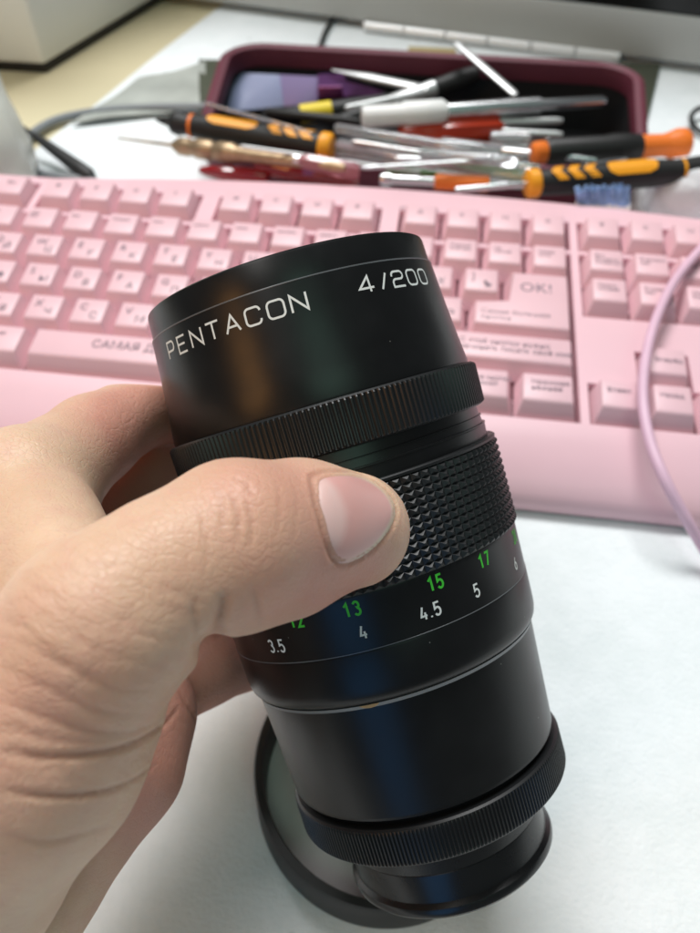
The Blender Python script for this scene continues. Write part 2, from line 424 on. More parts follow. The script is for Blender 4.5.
tmp = []
for par, items in texts:
    for (s, x, y, size) in items:
        cu = bpy.data.curves.new('legend', 'FONT'); cu.body = s; cu.size = size * MM * 1.25; cu.resolution_u = 2
        o = bpy.data.objects.new('legend', cu); COL.objects.link(o); tmp.append((o, par, x, y))
dg = bpy.context.evaluated_depsgraph_get(); dg.update()
pend = {}
for o, par, x, y in tmp:
    me = bpy.data.meshes.new_from_object(o.evaluated_get(dg))
    zt = (DECK - KO[2] + 0.06) if par is kb else 0.42
    co = np.empty(len(me.vertices) * 3); me.vertices.foreach_get('co', co); co = co.reshape(-1, 3)
    co[:, 0] += x * MM; co[:, 1] += y * MM
    co[:, 2] = zt * MM if par is kb else (0.05 + co[:, 1] / MM * (0.7 / 12.6) + 0.06 if par is not ent else 0.06) * MM
    pend.setdefault(par.name, [par, [], []])
    base = sum(len(c) for c in pend[par.name][1])
    pend[par.name][1].append(co); pend[par.name][2] += [[base + i for i in p.vertices] for p in me.polygons]
    cu = o.data; bpy.data.objects.remove(o); bpy.data.curves.remove(cu); bpy.data.meshes.remove(me)
for par, cos, fcs in pend.values():
    obj('legend', np.vstack(cos) / MM, fcs, M_legend, par, smooth=False)

# cable lying across the keyboard's right side down to the cloth
cp = [T(1010, 120, 2.1), T(900, 118, 3), T(830, 130, 22), T(782, 170, 39), T(738, 212, 40), T(700, 250, 37.5), T(674, 282, 36), T(655, 322, 34), T(645, 362, 32.5), T(643, 402, 31), T(650, 442, 28), T(665, 480, 25), T(684, 515, 18), T(706, 552, 8), T(735, 600, 2.1), T(790, 680, 2.1), T(900, 800, 2.1)]
v, f = tube(spline(cp, 160), 1.95, 14)
tag(obj('cable', v, f, M_cable, origin=cp[9]), 'pink cable arching over the right side of the keyboard onto the white cloth', 'cable')

# ------------------------------------------------------------------ lens (a = axis pointing from front rim to rear, camera space)
Q = 0.917
LA = np.array([-6.64, -15.035, 169.0]) * Q
La = np.array([0.28035, 0.957052, 0.073856]); La /= np.linalg.norm(La)
Lu = np.cross(La, [0, 0, 1.0]); Lu /= np.linalg.norm(Lu); Lv = np.cross(La, Lu)
S_END = 110.2
def C2W(p): return CAM + CM @ np.asarray(p, float)
lens = bpy.data.objects.new('camera_lens', None); COL.objects.link(lens); lens.empty_display_size = 0.02
lm = Matrix.Identity(4)
zx, xx, yy = CM @ (-La), CM @ Lu, CM @ (-Lv)
base = C2W(LA + La * S_END * Q)
for i in range(3): lm[i][0] = xx[i]; lm[i][1] = yy[i]; lm[i][2] = zx[i]; lm[i][3] = base[i] * MM
lens.matrix_world = lm
tag(lens, 'black telephoto camera lens with white and green engraved numbers, gripped in the hand', 'lens')
def sz(s): return (S_END - s) * Q
def lens_part(name, prof, mt, n=160, rfun=None, caps=(False, False), parent=None, sharp=28):
    v, f = lathe([(sz(s), r * Q) for s, r in prof], n, caps, rfun)
    return obj(name, v, f, mt, parent or lens, True, None, sharp)
# profiles run from the rear (large s) to the front (small s) so faces point outward
hood = lens_part('front_barrel', [(1.4, 33.0), (1.2, 33.75), (0.7, 33.85), (-5, 33.25), (-12, 32.6), (-21.2, 31.9), (-21.55, 31.85), (-21.6, 31.55), (-26.4, 31.35), (-26.9, 31.2), (-27.2, 30.7), (-27.2, 29.9), (-26.6, 29.6), (-8, 27.5)], M_black)
lens_part('step_highlight', [(-21.3, 31.88), (-21.42, 31.96), (-21.58, 31.93), (-21.62, 31.7)], M_silverline, parent=hood)  # highlight along the barrel step, put in as a thin silver ring
lens_part('front_element', [(-8, 27.6), (-9.5, 22), (-11.5, 12), (-12.2, 0.1)], M_glass, 96)
NK = 196
def knurl(n_r, amp, top, bot):
    def fn(i, j, z, r):
        return r - (amp * Q if (j % 4) in (2, 3) else 0.0) if top <= i <= bot else r
    return fn
lens_part('knurled_ring', [(10.6, 33.0), (10.5, 34.3), (10.2, 34.75), (9.9, 35.05), (2.0, 35.25), (1.6, 35.0), (1.25, 34.5), (1.15, 33.4)], M_black2, NK * 4, knurl(NK, 0.42, 3, 4))
lens_part('neck', [(18.4, 32.6), (17.4, 33.6), (14.9, 33.75), (14.7, 33.9), (14.45, 33.9), (14.4, 33.35), (12.9, 33.25), (12.85, 33.5), (12.7, 33.5), (12.6, 33.1), (10.5, 33.0)], M_black)
# grip: rows of four-sided pyramids
def grip():
    rows, cols, s0, s1 = 12, 104, 18.3, 37.0
    V = []; Fc = []
    ds = (s1 - s0) / rows
    def pt(s, a, r): return (r * Q * math.cos(a), r * Q * math.sin(a), sz(s))
    def rad(s): return 34.75 - 0.35 * (s - s0) / (s1 - s0)
    for i in range(rows + 1):
        for j in range(cols):
            V.append(pt(s0 + ds * i, 2 * math.pi * j / cols, rad(s0 + ds * i)))
    for i in range(rows):
        for j in range(cols):
            k = (j + 1) % cols
            s = s0 + ds * (i + 0.5); a0 = 2 * math.pi * (j + 0.5) / cols
            t = len(V)
            e = 0.05
            for (di, dj) in ((-e, -e), (-e, e), (e, e), (e, -e)):
                V.append(pt(s + di * ds, a0 + dj * 2 * math.pi / cols, rad(s) + 0.66))
            q = (i * cols + j, i * cols + k, (i + 1) * cols + k, (i + 1) * cols + j)
            Fc.append((t + 3, t + 2, t + 1, t))
            for m_ in range(4):
                n_ = (m_ + 1) % 4
                Fc.append((q[n_], q[m_], t + m_, t + n_))
    return V, Fc
v, f = grip()
obj('grip_sleeve', v, f, M_rubber, lens, smooth=False)
lens_part('grip_edge', [(18.31, 34.72), (18.2, 35.1), (17.7, 35.2), (17.45, 34.9), (17.4, 33.0)], M_black2, 160)
scale = lens_part('distance_scale', [(47.75, 33.4), (47.6, 33.95), (38.0, 34.25), (37.3, 34.4), (36.95, 34.35)], M_black)
lens_part('focus_ring_skirt', [(58.35, 32.35), (57.9, 32.9), (57.2, 33.35), (56.2, 33.6), (55, 33.72), (48.25, 34.0), (47.9, 33.95), (47.75, 33.7)], M_black)
lens_part('thin_line_ring', [(47.8, 33.74), (47.78, 34.0), (47.66, 34.02), (47.6, 33.9)], M_silverline)
lens_part('silver_edge_ring', [(59.3, 31.9), (59.15, 32.28), (58.4, 32.62), (58.3, 32.3)], M_silverline)
lens_part('aperture_body', [(84.9, 28.9), (84.5, 29.4), (83.6, 29.9), (83.2, 30.35), (82.6, 30.45), (82.5, 30.62), (70, 31.4), (59.1, 32.15), (59.0, 31.8)], M_black)
lens_part('aperture_ring', [(93.1, 29.0), (92.9, 30.6), (92.4, 31.1), (91.9, 31.35), (85.6, 31.45), (85.15, 31.2), (84.85, 30.7), (84.8, 29.0)], M_black2, 240 * 4, knurl(240, 0.42, 3, 4))
lens_part('mount', [(100.6, 22.6), (100.5, 23.0), (94.0, 23.8), (93.2, 24.6), (93.1, 29.5)], M_gloss)
lens_part('rear_cap', [(110.2, 20.0), (110.2, 22.6), (110.0, 23.3), (109.3, 23.9), (108.4, 24.05), (107.6, 23.85), (107.1, 23.3), (106.8, 22.95), (102, 22.85), (100.9, 22.75), (100.5, 22.4)], M_gloss, 128, caps=(True, False))

# small worn spot with the brass showing on the silver edge
V = []; Fc = []
for i in range(9):
    t_ = i / 8; th = -math.radians(106 - 7 * t_); w_ = math.sin(math.pi * t_) ** 0.6
    for s_ in (58.45 - 0.05, 58.45 + 0.75 * w_):
        rr_ = np.interp(s_, [58.4, 59.15], [32.62, 32.28]) + 0.06
        V.append((rr_ * Q * math.cos(th), rr_ * Q * math.sin(th), sz(s_)))
for i in range(8): Fc.append((2 * i, 2 * i + 1, 2 * i + 3, 2 * i + 2))
obj('worn_spot', V, Fc, mat('worn_brass', (0.40, 0.24, 0.10), 0.5), lens)
# engraved characters as thin painted strokes bent round the barrel
def arcp(cx, cy, rx, ry, a0, a1, n=8):
    return [(cx + rx * math.cos(math.radians(a0 + (a1 - a0) * i / n)), cy + ry * math.sin(math.radians(a0 + (a1 - a0) * i / n))) for i in range(n + 1)]
def rrect(w, r):
    return arcp(w - r, 1 - r, r, r, 0, 90, 5) + arcp(r, 1 - r, r, r, 90, 180, 5) + arcp(r, r, r, r, 180, 270, 5) + arcp(w - r, r, r, r, 270, 360, 5) + [(w, 1 - r)]
W_ = 1.0; R_ = 0.26
GW = {  # wide capitals of the front barrel
 'P': [[(0, 0), (0, 1)] + [(0, 1), (W_ * .9 - R_, 1)][1:] + arcp(W_ * .9 - R_, 1 - R_, R_, R_, 90, 0, 5)[1:] + arcp(W_ * .9 - R_, .42 + R_, R_, R_, 0, -90, 5) + [(0.0, .42)]],
 'E': [[(.85, 1), (0, 1), (0, 0), (.88, 0)], [(0.02, .52), (.78, .52)]],
 'N': [[(0, 0), (0, 1), (W_, 0), (W_, 1)]],
 'T': [[(0, 1), (W_, 1)], [(W_ / 2, .98), (W_ / 2, 0)]],
 'A': [[(0, 0), (.5, 1), (1, 0)], [(.17, .32), (.83, .32)]],
 'C': [[(W_, .74)] + arcp(W_ - R_, 1 - R_, R_, R_, 0, 90, 5) + arcp(R_, 1 - R_, R_, R_, 90, 180, 5) + arcp(R_, R_, R_, R_, 180, 270, 5) + arcp(W_ - R_, R_, R_, R_, 270, 360, 5)],
 'O': [rrect(1.08, .28)], '0': [rrect(.95, .28)],
 '4': [[(.72, 0), (.72, 1), (0, .26), (1.0, .26)]],
 '/': [[(.2, 0), (.72, 1)]],
 '2': [[(0, .70)] + arcp(R_, 1 - R_, R_, R_, 180, 90, 5) + arcp(.95 - R_, 1 - R_, R_, R_, 90, 0, 5) + arcp(.95 - R_, .50 + R_, R_, R_, 0, -90, 5) + arcp(R_, .50 - R_, R_, R_, 90, 180, 5) + [(0, 0), (.97, 0)]],
}
GN = {  # narrow figures of the scale
 '1': [[(.02, .76), (.32, 1), (.32, 0)]],
 '2': [[(0, .74)] + arcp(.28, .72, .28, .28, 165, -25, 9) + [(0, 0), (.6, 0)]],
 '3': [[(0.02, .85)] + arcp(.27, .75, .26, .25, 130, -70, 8) + arcp(.27, .27, .29, .27, 75, -150, 9)],
 '4': [[(.26, 1), (.0, .28), (.6, .28)], [(.42, .55), (.42, 0)]],
 '5': [[(.54, 1), (.06, 1), (.04, .54)] + arcp(.27, .31, .29, .31, 120, -150, 10)],
 '6': [[(.44, 1), (.08, .48)] + arcp(.29, .29, .28, .29, 150, 510, 16)],
 '7': [[(0, 1), (.56, 1), (.18, 0)]],
 '0': [arcp(.28, .5, .28, .5, 90, 450, 20)],
 '.': [[(.06, 0), (.06, .12)]],
}
def ribbon(line, hw):
    L = np.array(line); keep = [0]
    for i in range(1, len(L)):
        if np.linalg.norm(L[i] - L[keep[-1]]) > 1e-3: keep.append(i)
    L = L[keep]; n = len(L); closed = np.linalg.norm(L[0] - L[-1]) < 1e-3
    A, B = [], []
    for i in range(n):
        d0 = L[i] - L[i - 1] if i > 0 else (L[0] - L[-2] if closed else L[1] - L[0])
        d1 = L[i + 1] - L[i] if i < n - 1 else (L[1] - L[0] if closed else L[-1] - L[-2])
        d0 = d0 / np.linalg.norm(d0); d1 = d1 / np.linalg.norm(d1)
        n0 = np.array([-d0[1], d0[0]]); n1 = np.array([-d1[1], d1[0]]); mm = n0 + n1; ln = np.linalg.norm(mm)
        mm = n0 if ln < 0.3 else mm / ln
        k = hw / max(0.45, mm.dot(n0))
        A.append(L[i] + mm * k); B.append(L[i] - mm * k)
    return A, B
def engrave(name, text, glyphs, th_c, s_base, h, adv, wd, hw, Rf, mt, parent, th0=None):
    """text centred on angle th_c (degrees); s_base = baseline; h = height; Rf(s) = radius"""
    V = []; Fc = []
    x = 0; pos = []
    for ch in text:
        pos.append(x); x += adv.get(ch, adv['*'])
    total = x - (adv['*'] - wd)
    for ch, xo in zip(text, pos):
        for si, ln in enumerate(glyphs[ch]):
            ln2 = []
            for a, b in zip(ln[:-1], ln[1:]):
                m_ = max(1, int(math.hypot(b[0] - a[0], b[1] - a[1]) / 0.25))
                ln2 += [(a[0] + (b[0] - a[0]) * t / m_, a[1] + (b[1] - a[1]) * t / m_) for t in range(m_)]
            ln2.append(ln[-1])
            A, B = ribbon([(p[0] * wd, p[1] * h) for p in ln2], hw)
            b0 = len(V)
            for p, q in zip(A, B):
                for c in (p, q):
                    s = s_base - c[1]; r = Rf(s) + 0.035 + 0.02 * si
                    th = -math.radians(th_c) + (c[0] + xo - total / 2) / Rf(s)
                    V.append((r * Q * math.cos(th), r * Q * math.sin(th), sz(s)))
            for i in range(len(A) - 1):
                Fc.append((b0 + 2 * i, b0 + 2 * i + 1, b0 + 2 * i + 3, b0 + 2 * i + 2))
    return obj(name, V, Fc, mt, parent, smooth=False)
RH = lambda s: np.interp(s, [-21.2, -12, -5, 0.7], [31.9, 32.6, 33.25, 33.85])
RS = lambda s: np.interp(s, [37.3, 38, 47.6], [34.4, 34.25, 33.95])
engrave('engraved_name', 'PENTACON', GW, 114.3, -15.75, 3.15, {'*': 4.35, 'O': 4.45}, 2.95, 0.205, RH, M_white, hood)
engrave('engraved_aperture', '4/200', GW, 48.3, -16.05, 3.0, {'*': 4.35, '/': 3.7}, 3.2, 0.205, RH, M_white, hood)
for tx, th in (('20', 22.5), ('17', 49.0), ('15', 69.9), ('13', 97.6), ('12', 117.0), ('11', 141.0)):
    engrave('engraved_number', tx, GN, th, 40.6, 2.55, {'*': 1.85}, 1.95, 0.22, RS, M_green, scale)
for tx, th in (('6', 29.6), ('5', 55.7), ('4.5', 74.0), ('4', 96.3), ('3.5', 128.4)):
    engrave('engraved_number', tx, GN, th, 45.3, 2.45, {'*': 1.9, '.': 0.95}, 2.0, 0.19, RS, M_white, scale)

# ------------------------------------------------------------------ deep round cap / hood lying on the cloth
cap_h = 18.0
xl = T(258, 772, cap_h)[0]; yn = T(350, 918, 0)[1]
cr = 34.5
cc = np.array([xl + cr - 2.0, yn + cr - 1.0, 0.0])
hd = thing('lens_hood', cc, 'black round lens hood lying open on the white cloth behind the lens base', 'lens hood')
v, f = lathe([(0.3, cr - 2.2), (0.3, cr + 0.5), (2, cr + 0.6), (cap_h - 1, cr), (cap_h, cr - 0.5), (cap_h, cr - 2.2), (cap_h - 1.5, cr - 2.7), (4.0, cr - 2.4)], 128, (False, False))
obj('wall', v, f, M_hood, hd)
v, f = lathe([(1.2, cr - 2.0), (3.0, cr - 2.35), (3.2, cr - 4.0), (3.2, 6), (3.2, 0.05)], 96, (False, False))
obj('floor_disc', v, f, M_capfloor, hd)  # pale colour stands in for light leaking into the hood

# ------------------------------------------------------------------ hand
def hand():
    def J(x, y, d, r): return (np.array([(x - CX) / F_PX * d, (y - CY) / F_PX * d, d]) * Q, r * Q)
    prims = []
    def chain(*js, k=None):
        for a, b in zip(js[:-1], js[1:]): prims.append((a[0], b[0], a[1], b[1]))
    # thumb
    ttip, tmid, tip_ = J(352, 530, 126.5, 9.9), J(300, 532, 119, 11.1), J(236, 543, 110, 11.8)
    tpp = J(166, 578, 104, 10.8); tmc = J(100, 628, 100, 12.2)
    chain(ttip, tmid, tip_, tpp, tmc)
    tcm = J(22, 742, 103, 17.0); wr = J(-62, 862, 110, 18.0); fo = J(-190, 1040, 116, 22.0)
    chain(tmc, tcm, wr, fo)
    prims.append((J(98, 692, 108, 1)[0], J(56, 738, 108, 1)[0], 9.6 * Q, 13 * Q))     # thenar fullness
    # fleshy pads either side of the thumb's bent joint
    prims.append((J(246, 592, 112, 1)[0], J(290, 579, 117, 1)[0], 5.6 * Q, 6.0 * Q))
    prims.append((J(190, 602, 106, 1)[0], J(162, 634, 106, 1)[0], 5.2 * Q, 5.6 * Q))
    # index finger and its metacarpal
    im, imid, ip, idp, it = J(24, 496, 140, 12.0), J(92, 440, 164, 9.4), J(146, 408, 182, 8.8), J(236, 402, 214, 9.4), J(318, 424, 219, 8.2)
    wi = J(-95, 800, 135, 20)
    chain(wi, im); chain(im, imid, ip, idp, it)
    # middle, ring, little fingers wrap the far side
    mm_, mp, mdp, mt_ = J(40, 590, 160, 12.5), J(146, 478, 197, 11.0), J(255, 490, 220, 9.4), J(345, 530, 222, 8.2)
    rm, rp, rdp, rt_ = J(62, 660, 172, 12.0), J(182, 610, 200, 9.8), J(280, 600, 222, 9.0), J(365, 620, 221, 8.0)
    lm_, lp, ldp, lt = J(92, 726, 172, 11.5), J(205, 668, 190, 9.0), J(268, 655, 212, 8.2), J(330, 690, 220, 7.2)
    wm, wri, wl = J(-70, 830, 140, 20), J(-40, 850, 145, 19), J(20, 880, 150, 15.5)
    chain(wm, mm_); chain(mm_, mp, mdp, mt_)
    chain(wri, rm); chain(rm, rp, rdp, rt_)
    hy = J(116, 764, 160, 14.0)
    chain(wl, hy); chain(hy, J(134, 716, 166, 13.0), lm_); chain(lm_, lp, ldp, lt)
    chain(wl, J(-110, 1060, 135, 20)); chain(wm, J(-170, 1040, 130, 24))
    # palm fill and the web between thumb and index
    chain(im, mm_, rm, lm_)
    prims.append((J(70, 600, 112, 1)[0], J(40, 530, 130, 1)[0], 10 * Q, 11 * Q))
    prims.append((J(0, 640, 120, 1)[0], J(30, 560, 135, 1)[0], 16 * Q, 13 * Q))
    prims.append((J(-40, 720, 118, 1)[0], J(0, 640, 125, 1)[0], 20 * Q, 16 * Q))
    h = 0.9
    lo = np.array([-125.0, -18.0, 72.0]); hi = np.array([22.0, 112.0, 216.0])
    nx, ny, nz = [int(math.ceil((b - a) / h)) + 1 for a, b in zip(lo, hi)]
    gx = (lo[0] + h * np.arange(nx, dtype=np.float32))[:, None, None]
    gy = (lo[1] + h * np.arange(ny, dtype=np.float32))[None, :, None]
    gz = (lo[2] + h * np.arange(nz, dtype=np.float32))[None, None, :]
    D = None; kk = 3.2
    for (a, b, ra, rb) in prims:
        d = b - a; L2 = float(d @ d)
        t = np.clip(((gx - a[0]) * d[0] + (gy - a[1]) * d[1] + (gz - a[2]) * d[2]) / L2, 0, 1).astype(np.float32)
        s = np.sqrt((gx - a[0] - t * d[0]) ** 2 + (gy - a[1] - t * d[1]) ** 2 + (gz - a[2] - t * d[2]) ** 2) - (ra + (rb - ra) * t)
        s = s.astype(np.float32)
        if D is None: D = s
        else:
            e = np.maximum(kk - np.abs(D - s), 0) / kk
            D = np.minimum(D, s) - e * e * kk * 0.25
    # flexion crease on the underside of the thumb joint
    a, b = J(212, 652, 84, 1)[0], J(216, 646, 132, 1)[0]
    d = b - a; t = np.clip(((gx - a[0]) * d[0] + (gy - a[1]) * d[1] + (gz - a[2]) * d[2]) / float(d @ d), 0, 1).astype(np.float32)
    s = (2.3 * Q - np.sqrt((gx - a[0] - t * d[0]) ** 2 + (gy - a[1] - t * d[1]) ** 2 + (gz - a[2] - t * d[2]) ** 2)).astype(np.float32)
    e = np.maximum(0.9 - np.abs(D - s), 0) / 0.9
    D = np.maximum(D, s) + e * e * 0.9 * 0.25
    # press against the lens
    rx_, ry_, rz_ = gx - LA[0], gy - LA[1], gz - LA[2]
    S = (rx_ * La[0] + ry_ * La[1] + rz_ * La[2])
    R = np.sqrt(np.maximum(rx_ ** 2 + ry_ ** 2 + rz_ ** 2 - S * S, 0))
    prof_s = np.array([-27, 0.5, 1.2, 10.3, 10.7, 17.3, 17.6, 37.2, 47.5, 57, 59, 84.5, 85, 93]) * Q
    prof_r = np.array([31.6, 33.9, 35.3, 35.2, 33.8, 33.9, 35.6, 35.3, 34.2, 33.7, 32.4, 30.8, 31.6, 31.6]) * Q
    RL = R - np.interp(S, prof_s, prof_r).astype(np.float32)
    RL = np.maximum(RL, np.maximum(S - 93 * Q, -27.3 * Q - S)) - 0.15
    e = np.maximum(1.2 - np.abs(D + RL), 0) / 1.2
    D = np.maximum(D, -RL) + e * e * 1.2 * 0.25
    # keep the array border outside
    D[0] = D[-1] = 1; D[:, 0] = D[:, -1] = 1; D[:, :, 0] = D[:, :, -1] = 1
    ins = D < 0
    c = np.zeros((nx - 1, ny - 1, nz - 1), np.uint8)
    corners = [(i, j, k) for i in (0, 1) for j in (0, 1) for k in (0, 1)]
    for i, j, k in corners: c += ins[i:nx - 1 + i, j:ny - 1 + j, k:nz - 1 + k]
    act = np.argwhere((c > 0) & (c < 8))
    ids = -np.ones(c.shape, np.int32); ids[act[:, 0], act[:, 1], act[:, 2]] = np.arange(len(act))
    val = {cn: D[act[:, 0] + cn[0], act[:, 1] + cn[1], act[:, 2] + cn[2]].astype(float) for cn in corners}
    acc = np.zeros((len(act), 3)); cnt = np.zeros(len(act))
    for ca in corners:
        for ax in range(3):
            if ca[ax]: continue
            cb = list(ca); cb[ax] = 1; cb = tuple(cb)
            va, vb = val[ca], val[cb]; cr_ = (va < 0) != (vb < 0)
            t = np.where(cr_, va / np.where(cr_, va - vb, 1), 0)
            p = np.tile(np.array(ca, float), (len(act), 1)); p[:, ax] += t
            acc += np.where(cr_[:, None], p, 0); cnt += cr_
    V = (act + acc / cnt[:, None]) * h + lo
    quads = []
    for ax in range(3):
        b, cx_ = [(1, 2), (2, 0), (0, 1)][ax]
        sl0 = [slice(None)] * 3; sl1 = [slice(None)] * 3
        sl0[ax] = slice(0, -1); sl1[ax] = slice(1, None)
        A0, A1 = ins[tuple(sl0)], ins[tuple(sl1)]
        e = np.argwhere(A0 != A1); fl = A0[e[:, 0], e[:, 1], e[:, 2]]
        ok = (e[:, b] > 0) & (e[:, cx_] > 0) & (e[:, b] < ins.shape[b] - 1) & (e[:, cx_] < ins.shape[cx_] - 1)
        e, fl = e[ok], fl[ok]
        def cell(db, dc):
            q = e.copy(); q[:, b] -= db; q[:, cx_] -= dc
            return ids[q[:, 0], q[:, 1], q[:, 2]]
        q = np.stack([cell(1, 1), cell(0, 1), cell(0, 0), cell(1, 0)], 1)
        q[~fl] = q[~fl][:, ::-1]
        quads.append(q)
    quads = np.vstack(quads); quads = quads[(quads >= 0).all(1)]
    # light smoothing
    for it in range(3):
        sm = np.zeros_like(V); ct_ = np.zeros(len(V))
        for i in range(4):
            a, b = quads[:, i], quads[:, (i + 1) % 4]
            for ax in range(3):
                sm[:, ax] += np.bincount(a, V[b, ax], len(V)) + np.bincount(b, V[a, ax], len(V))
            ct_ += np.bincount(a, minlength=len(V)) + np.bincount(b, minlength=len(V))
        V = 0.5 * V + 0.5 * sm / np.maximum(ct_, 1)[:, None]
    return V, quads, (ttip, tip_, tmc)

HV, HQ, TJ = hand()
base_me = bpy.data.meshes.new('hand_base')
base_me.from_pydata(HV.tolist(), [], HQ.tolist()); base_me.update()
tmpo = bpy.data.objects.new('tmp', base_me); COL.objects.link(tmpo)
sub = tmpo.modifiers.new('s', 'SUBSURF'); sub.levels = 1; sub.render_levels = 1
dg = bpy.context.evaluated_depsgraph_get(); dg.update()
hme = bpy.data.meshes.new_from_object(tmpo.evaluated_get(dg))
bpy.data.objects.remove(tmpo); bpy.data.meshes.remove(base_me)
N = len(hme.vertices)
co = np.empty(N * 3); hme.vertices.foreach_get('co', co); co = co.reshape(-1, 3)
nr = np.empty(N * 3); hme.vertices.foreach_get('normal', nr); nr = nr.reshape(-1, 3)
polys = [tuple(p.vertices) for p in hme.polygons]
bvh = BVHTree.FromPolygons(co.tolist(), polys)
def shoot(x, y):
    d = Vector(((x - CX) / F_PX, (y - CY) / F_PX, 1.0)).normalized()
    h_, n_, i_, t_ = bvh.ray_cast(Vector((0, 0, 0)), d)
    return (np.array(h_), np.array(n_)) if h_ is not None else (None, None)
# nail outline on the thumb, and skin creases, as lines laid on the surface
nail_px = [(311, 477), (321, 472), (340, 471), (360, 474), (378, 483), (391, 496), (396, 510), (392, 526), (380, 543), (363, 557), (346, 564), (334, 560), (326, 545), (320, 522), (314, 499)]
cl = np.vstack([spline(nail_px + [nail_px[0]], 90)])
disp = np.zeros(N)
attr = np.zeros(N)
def groove(pts, depth, width, n=None, taper=True, raise_=0.0):
    pts = np.asarray(pts, float)
    L = np.linalg.norm(np.diff(pts, axis=0), axis=1).sum()
    sp = spline(pts, n or max(12, int(L / 1.2)))
    P3 = []; wt = []
    for i, p in enumerate(sp):
        h_, n_ = shoot(*p)
        if h_ is None: continue
        u_ = i / (len(sp) - 1); P3.append(h_); wt.append(math.sin(math.pi * min(1, max(0, u_))) ** 0.5 if taper else 1.0)
    if len(P3) < 3: return
    P3 = np.array(P3); wt = np.array(wt)
    lo, hi = P3.min(0) - 4 * width, P3.max(0) + 4 * width
    sel = np.where(((co > lo) & (co < hi)).all(1))[0]
    kd = KDTree(len(P3))
    for i, p in enumerate(P3): kd.insert(p, i)
    kd.balance()
    for s_ in sel:
        q, i, d = kd.find(co[s_])
        if d < 3.5 * width:
            g = math.exp(-(d / width) ** 2) * wt[i]
            disp[s_] -= depth * g
            disp[s_] += raise_ * math.exp(-((d - 1.7 * width) / width) ** 2) * wt[i]
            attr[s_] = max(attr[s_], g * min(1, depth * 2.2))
creases = [
 ([(0, 751), (40, 757), (90, 755), (130, 746), (162, 727), (180, 706)], 0.55, 0.8),
 ([(0, 790), (40, 796), (88, 795), (128, 784), (158, 762)], 0.45, 0.7),
 ([(216, 641), (219, 626), (222, 610), (225, 592)], 0.5, 1.3),
 ([(200, 640), (194, 616), (196, 596)], 0.2, 0.8),
 ([(262, 626), (258, 606), (254, 586)], 0.22, 0.7),
 ([(232, 476), (246, 484), (252, 497)], 0.20, 0.5),
 ([(214, 480), (222, 505), (222, 535)], 0.16, 0.6),
 ([(230, 492), (238, 515), (238, 545)], 0.22, 0.6),
 ([(246, 500), (252, 522), (250, 552)], 0.18, 0.6),
 ([(196, 506), (206, 535), (206, 565)], 0.12, 0.6),
 ([(276, 480), (280, 505), (276, 540)], 0.09, 0.6),
 ([(292, 478), (297, 505), (292, 545)], 0.08, 0.6),
 ([(312, 474), (318, 500), (324, 530), (333, 560), (350, 570)], 0.16, 0.5),
 ([(0, 668), (50, 690), (100, 712), (150, 716)], 0.18, 0.8),
 ([(0, 700), (60, 722), (120, 734), (160, 722)], 0.2, 0.8),
 ([(20, 640), (70, 668), (120, 690), (165, 690)], 0.14, 0.8),
 ([(40, 610), (90, 645), (150, 668)], 0.12, 0.8),
 ([(0, 722), (50, 740), (110, 742)], 0.18, 0.8),
 ([(0, 835), (50, 842), (110, 826)], 0.2, 0.8),
 ([(100, 600), (140, 632), (180, 642)], 0.10, 0.7),
 ([(0, 610), (40, 640), (80, 680)], 0.10, 0.8),
 ([(10, 570), (50, 600), (90, 640)], 0.08, 0.8),
 ([(178, 690), (205, 735), (216, 738)], 0.4, 1.0),
]
for pts, dp, wd in creases: groove(pts, dp * 1.0, wd * 0.6, raise_=dp * 0.08)
for k in range(110):     # many fine, roughly parallel skin lines over the thumb base
    x = random.uniform(-5, 170); y = random.uniform(560, 780)
    L = random.uniform(20, 55); a = math.radians(random.gauss(22, 16))
    bend = random.uniform(-6, 6)
    groove([(x, y), (x + L / 2 * math.cos(a), y + L / 2 * math.sin(a) + bend), (x + L * math.cos(a), y + L * math.sin(a))], random.uniform(0.03, 0.10), random.uniform(0.28, 0.45), n=14)
groove(cl, 0.26, 0.45, n=120, taper=False, raise_=0.12)
# colour tint: redder finger end, knuckles and palm side
def blob(c, r): return np.exp(-((co - np.asarray(c)) ** 2).sum(1) / r ** 2)
red = np.zeros(N)
for (x, y, w_, r) in ((330, 585, 0.9, 9), (240, 480, 0.55, 8), (372, 570, 0.6, 8), (300, 470, 0.4, 7), (262, 600, 0.5, 8), (130, 425, 0.9, 12), (140, 470, 0.9, 14), (190, 720, 0.8, 14), (160, 800, 0.7, 14), (225, 670, 0.9, 12), (60, 690, 0.25, 16), (340, 515, 0.4, 8), (30, 760, 0.3, 14)):
    h_, n_ = shoot(x, y)
    if h_ is not None: red += w_ * blob(h_, r)
palm = np.clip((co - LA) @ np.array([0, 0, 1.0]) / 30 + 0.9, 0, 1) * np.clip(nr[:, 0] * 1.5 + 0.2, 0, 1)
red = np.clip(red + 0.8 * palm, 0, 1)
co2 = co + nr * disp[:, None]
wco = (CAM + co2 @ CM.T)
h_base = wco.mean(0)
hme.vertices.foreach_set('co', ((wco - h_base) * MM).ravel())
hme.polygons.foreach_set('use_smooth', [True] * len(hme.polygons))
for nm, arr in (('red', red), ('crease', np.clip(attr, 0, 1))):
    at = hme.attributes.new(nm, 'FLOAT', 'POINT'); at.data.foreach_set('value', arr.astype(np.float32))
hme.update(); hme.name = 'hand'

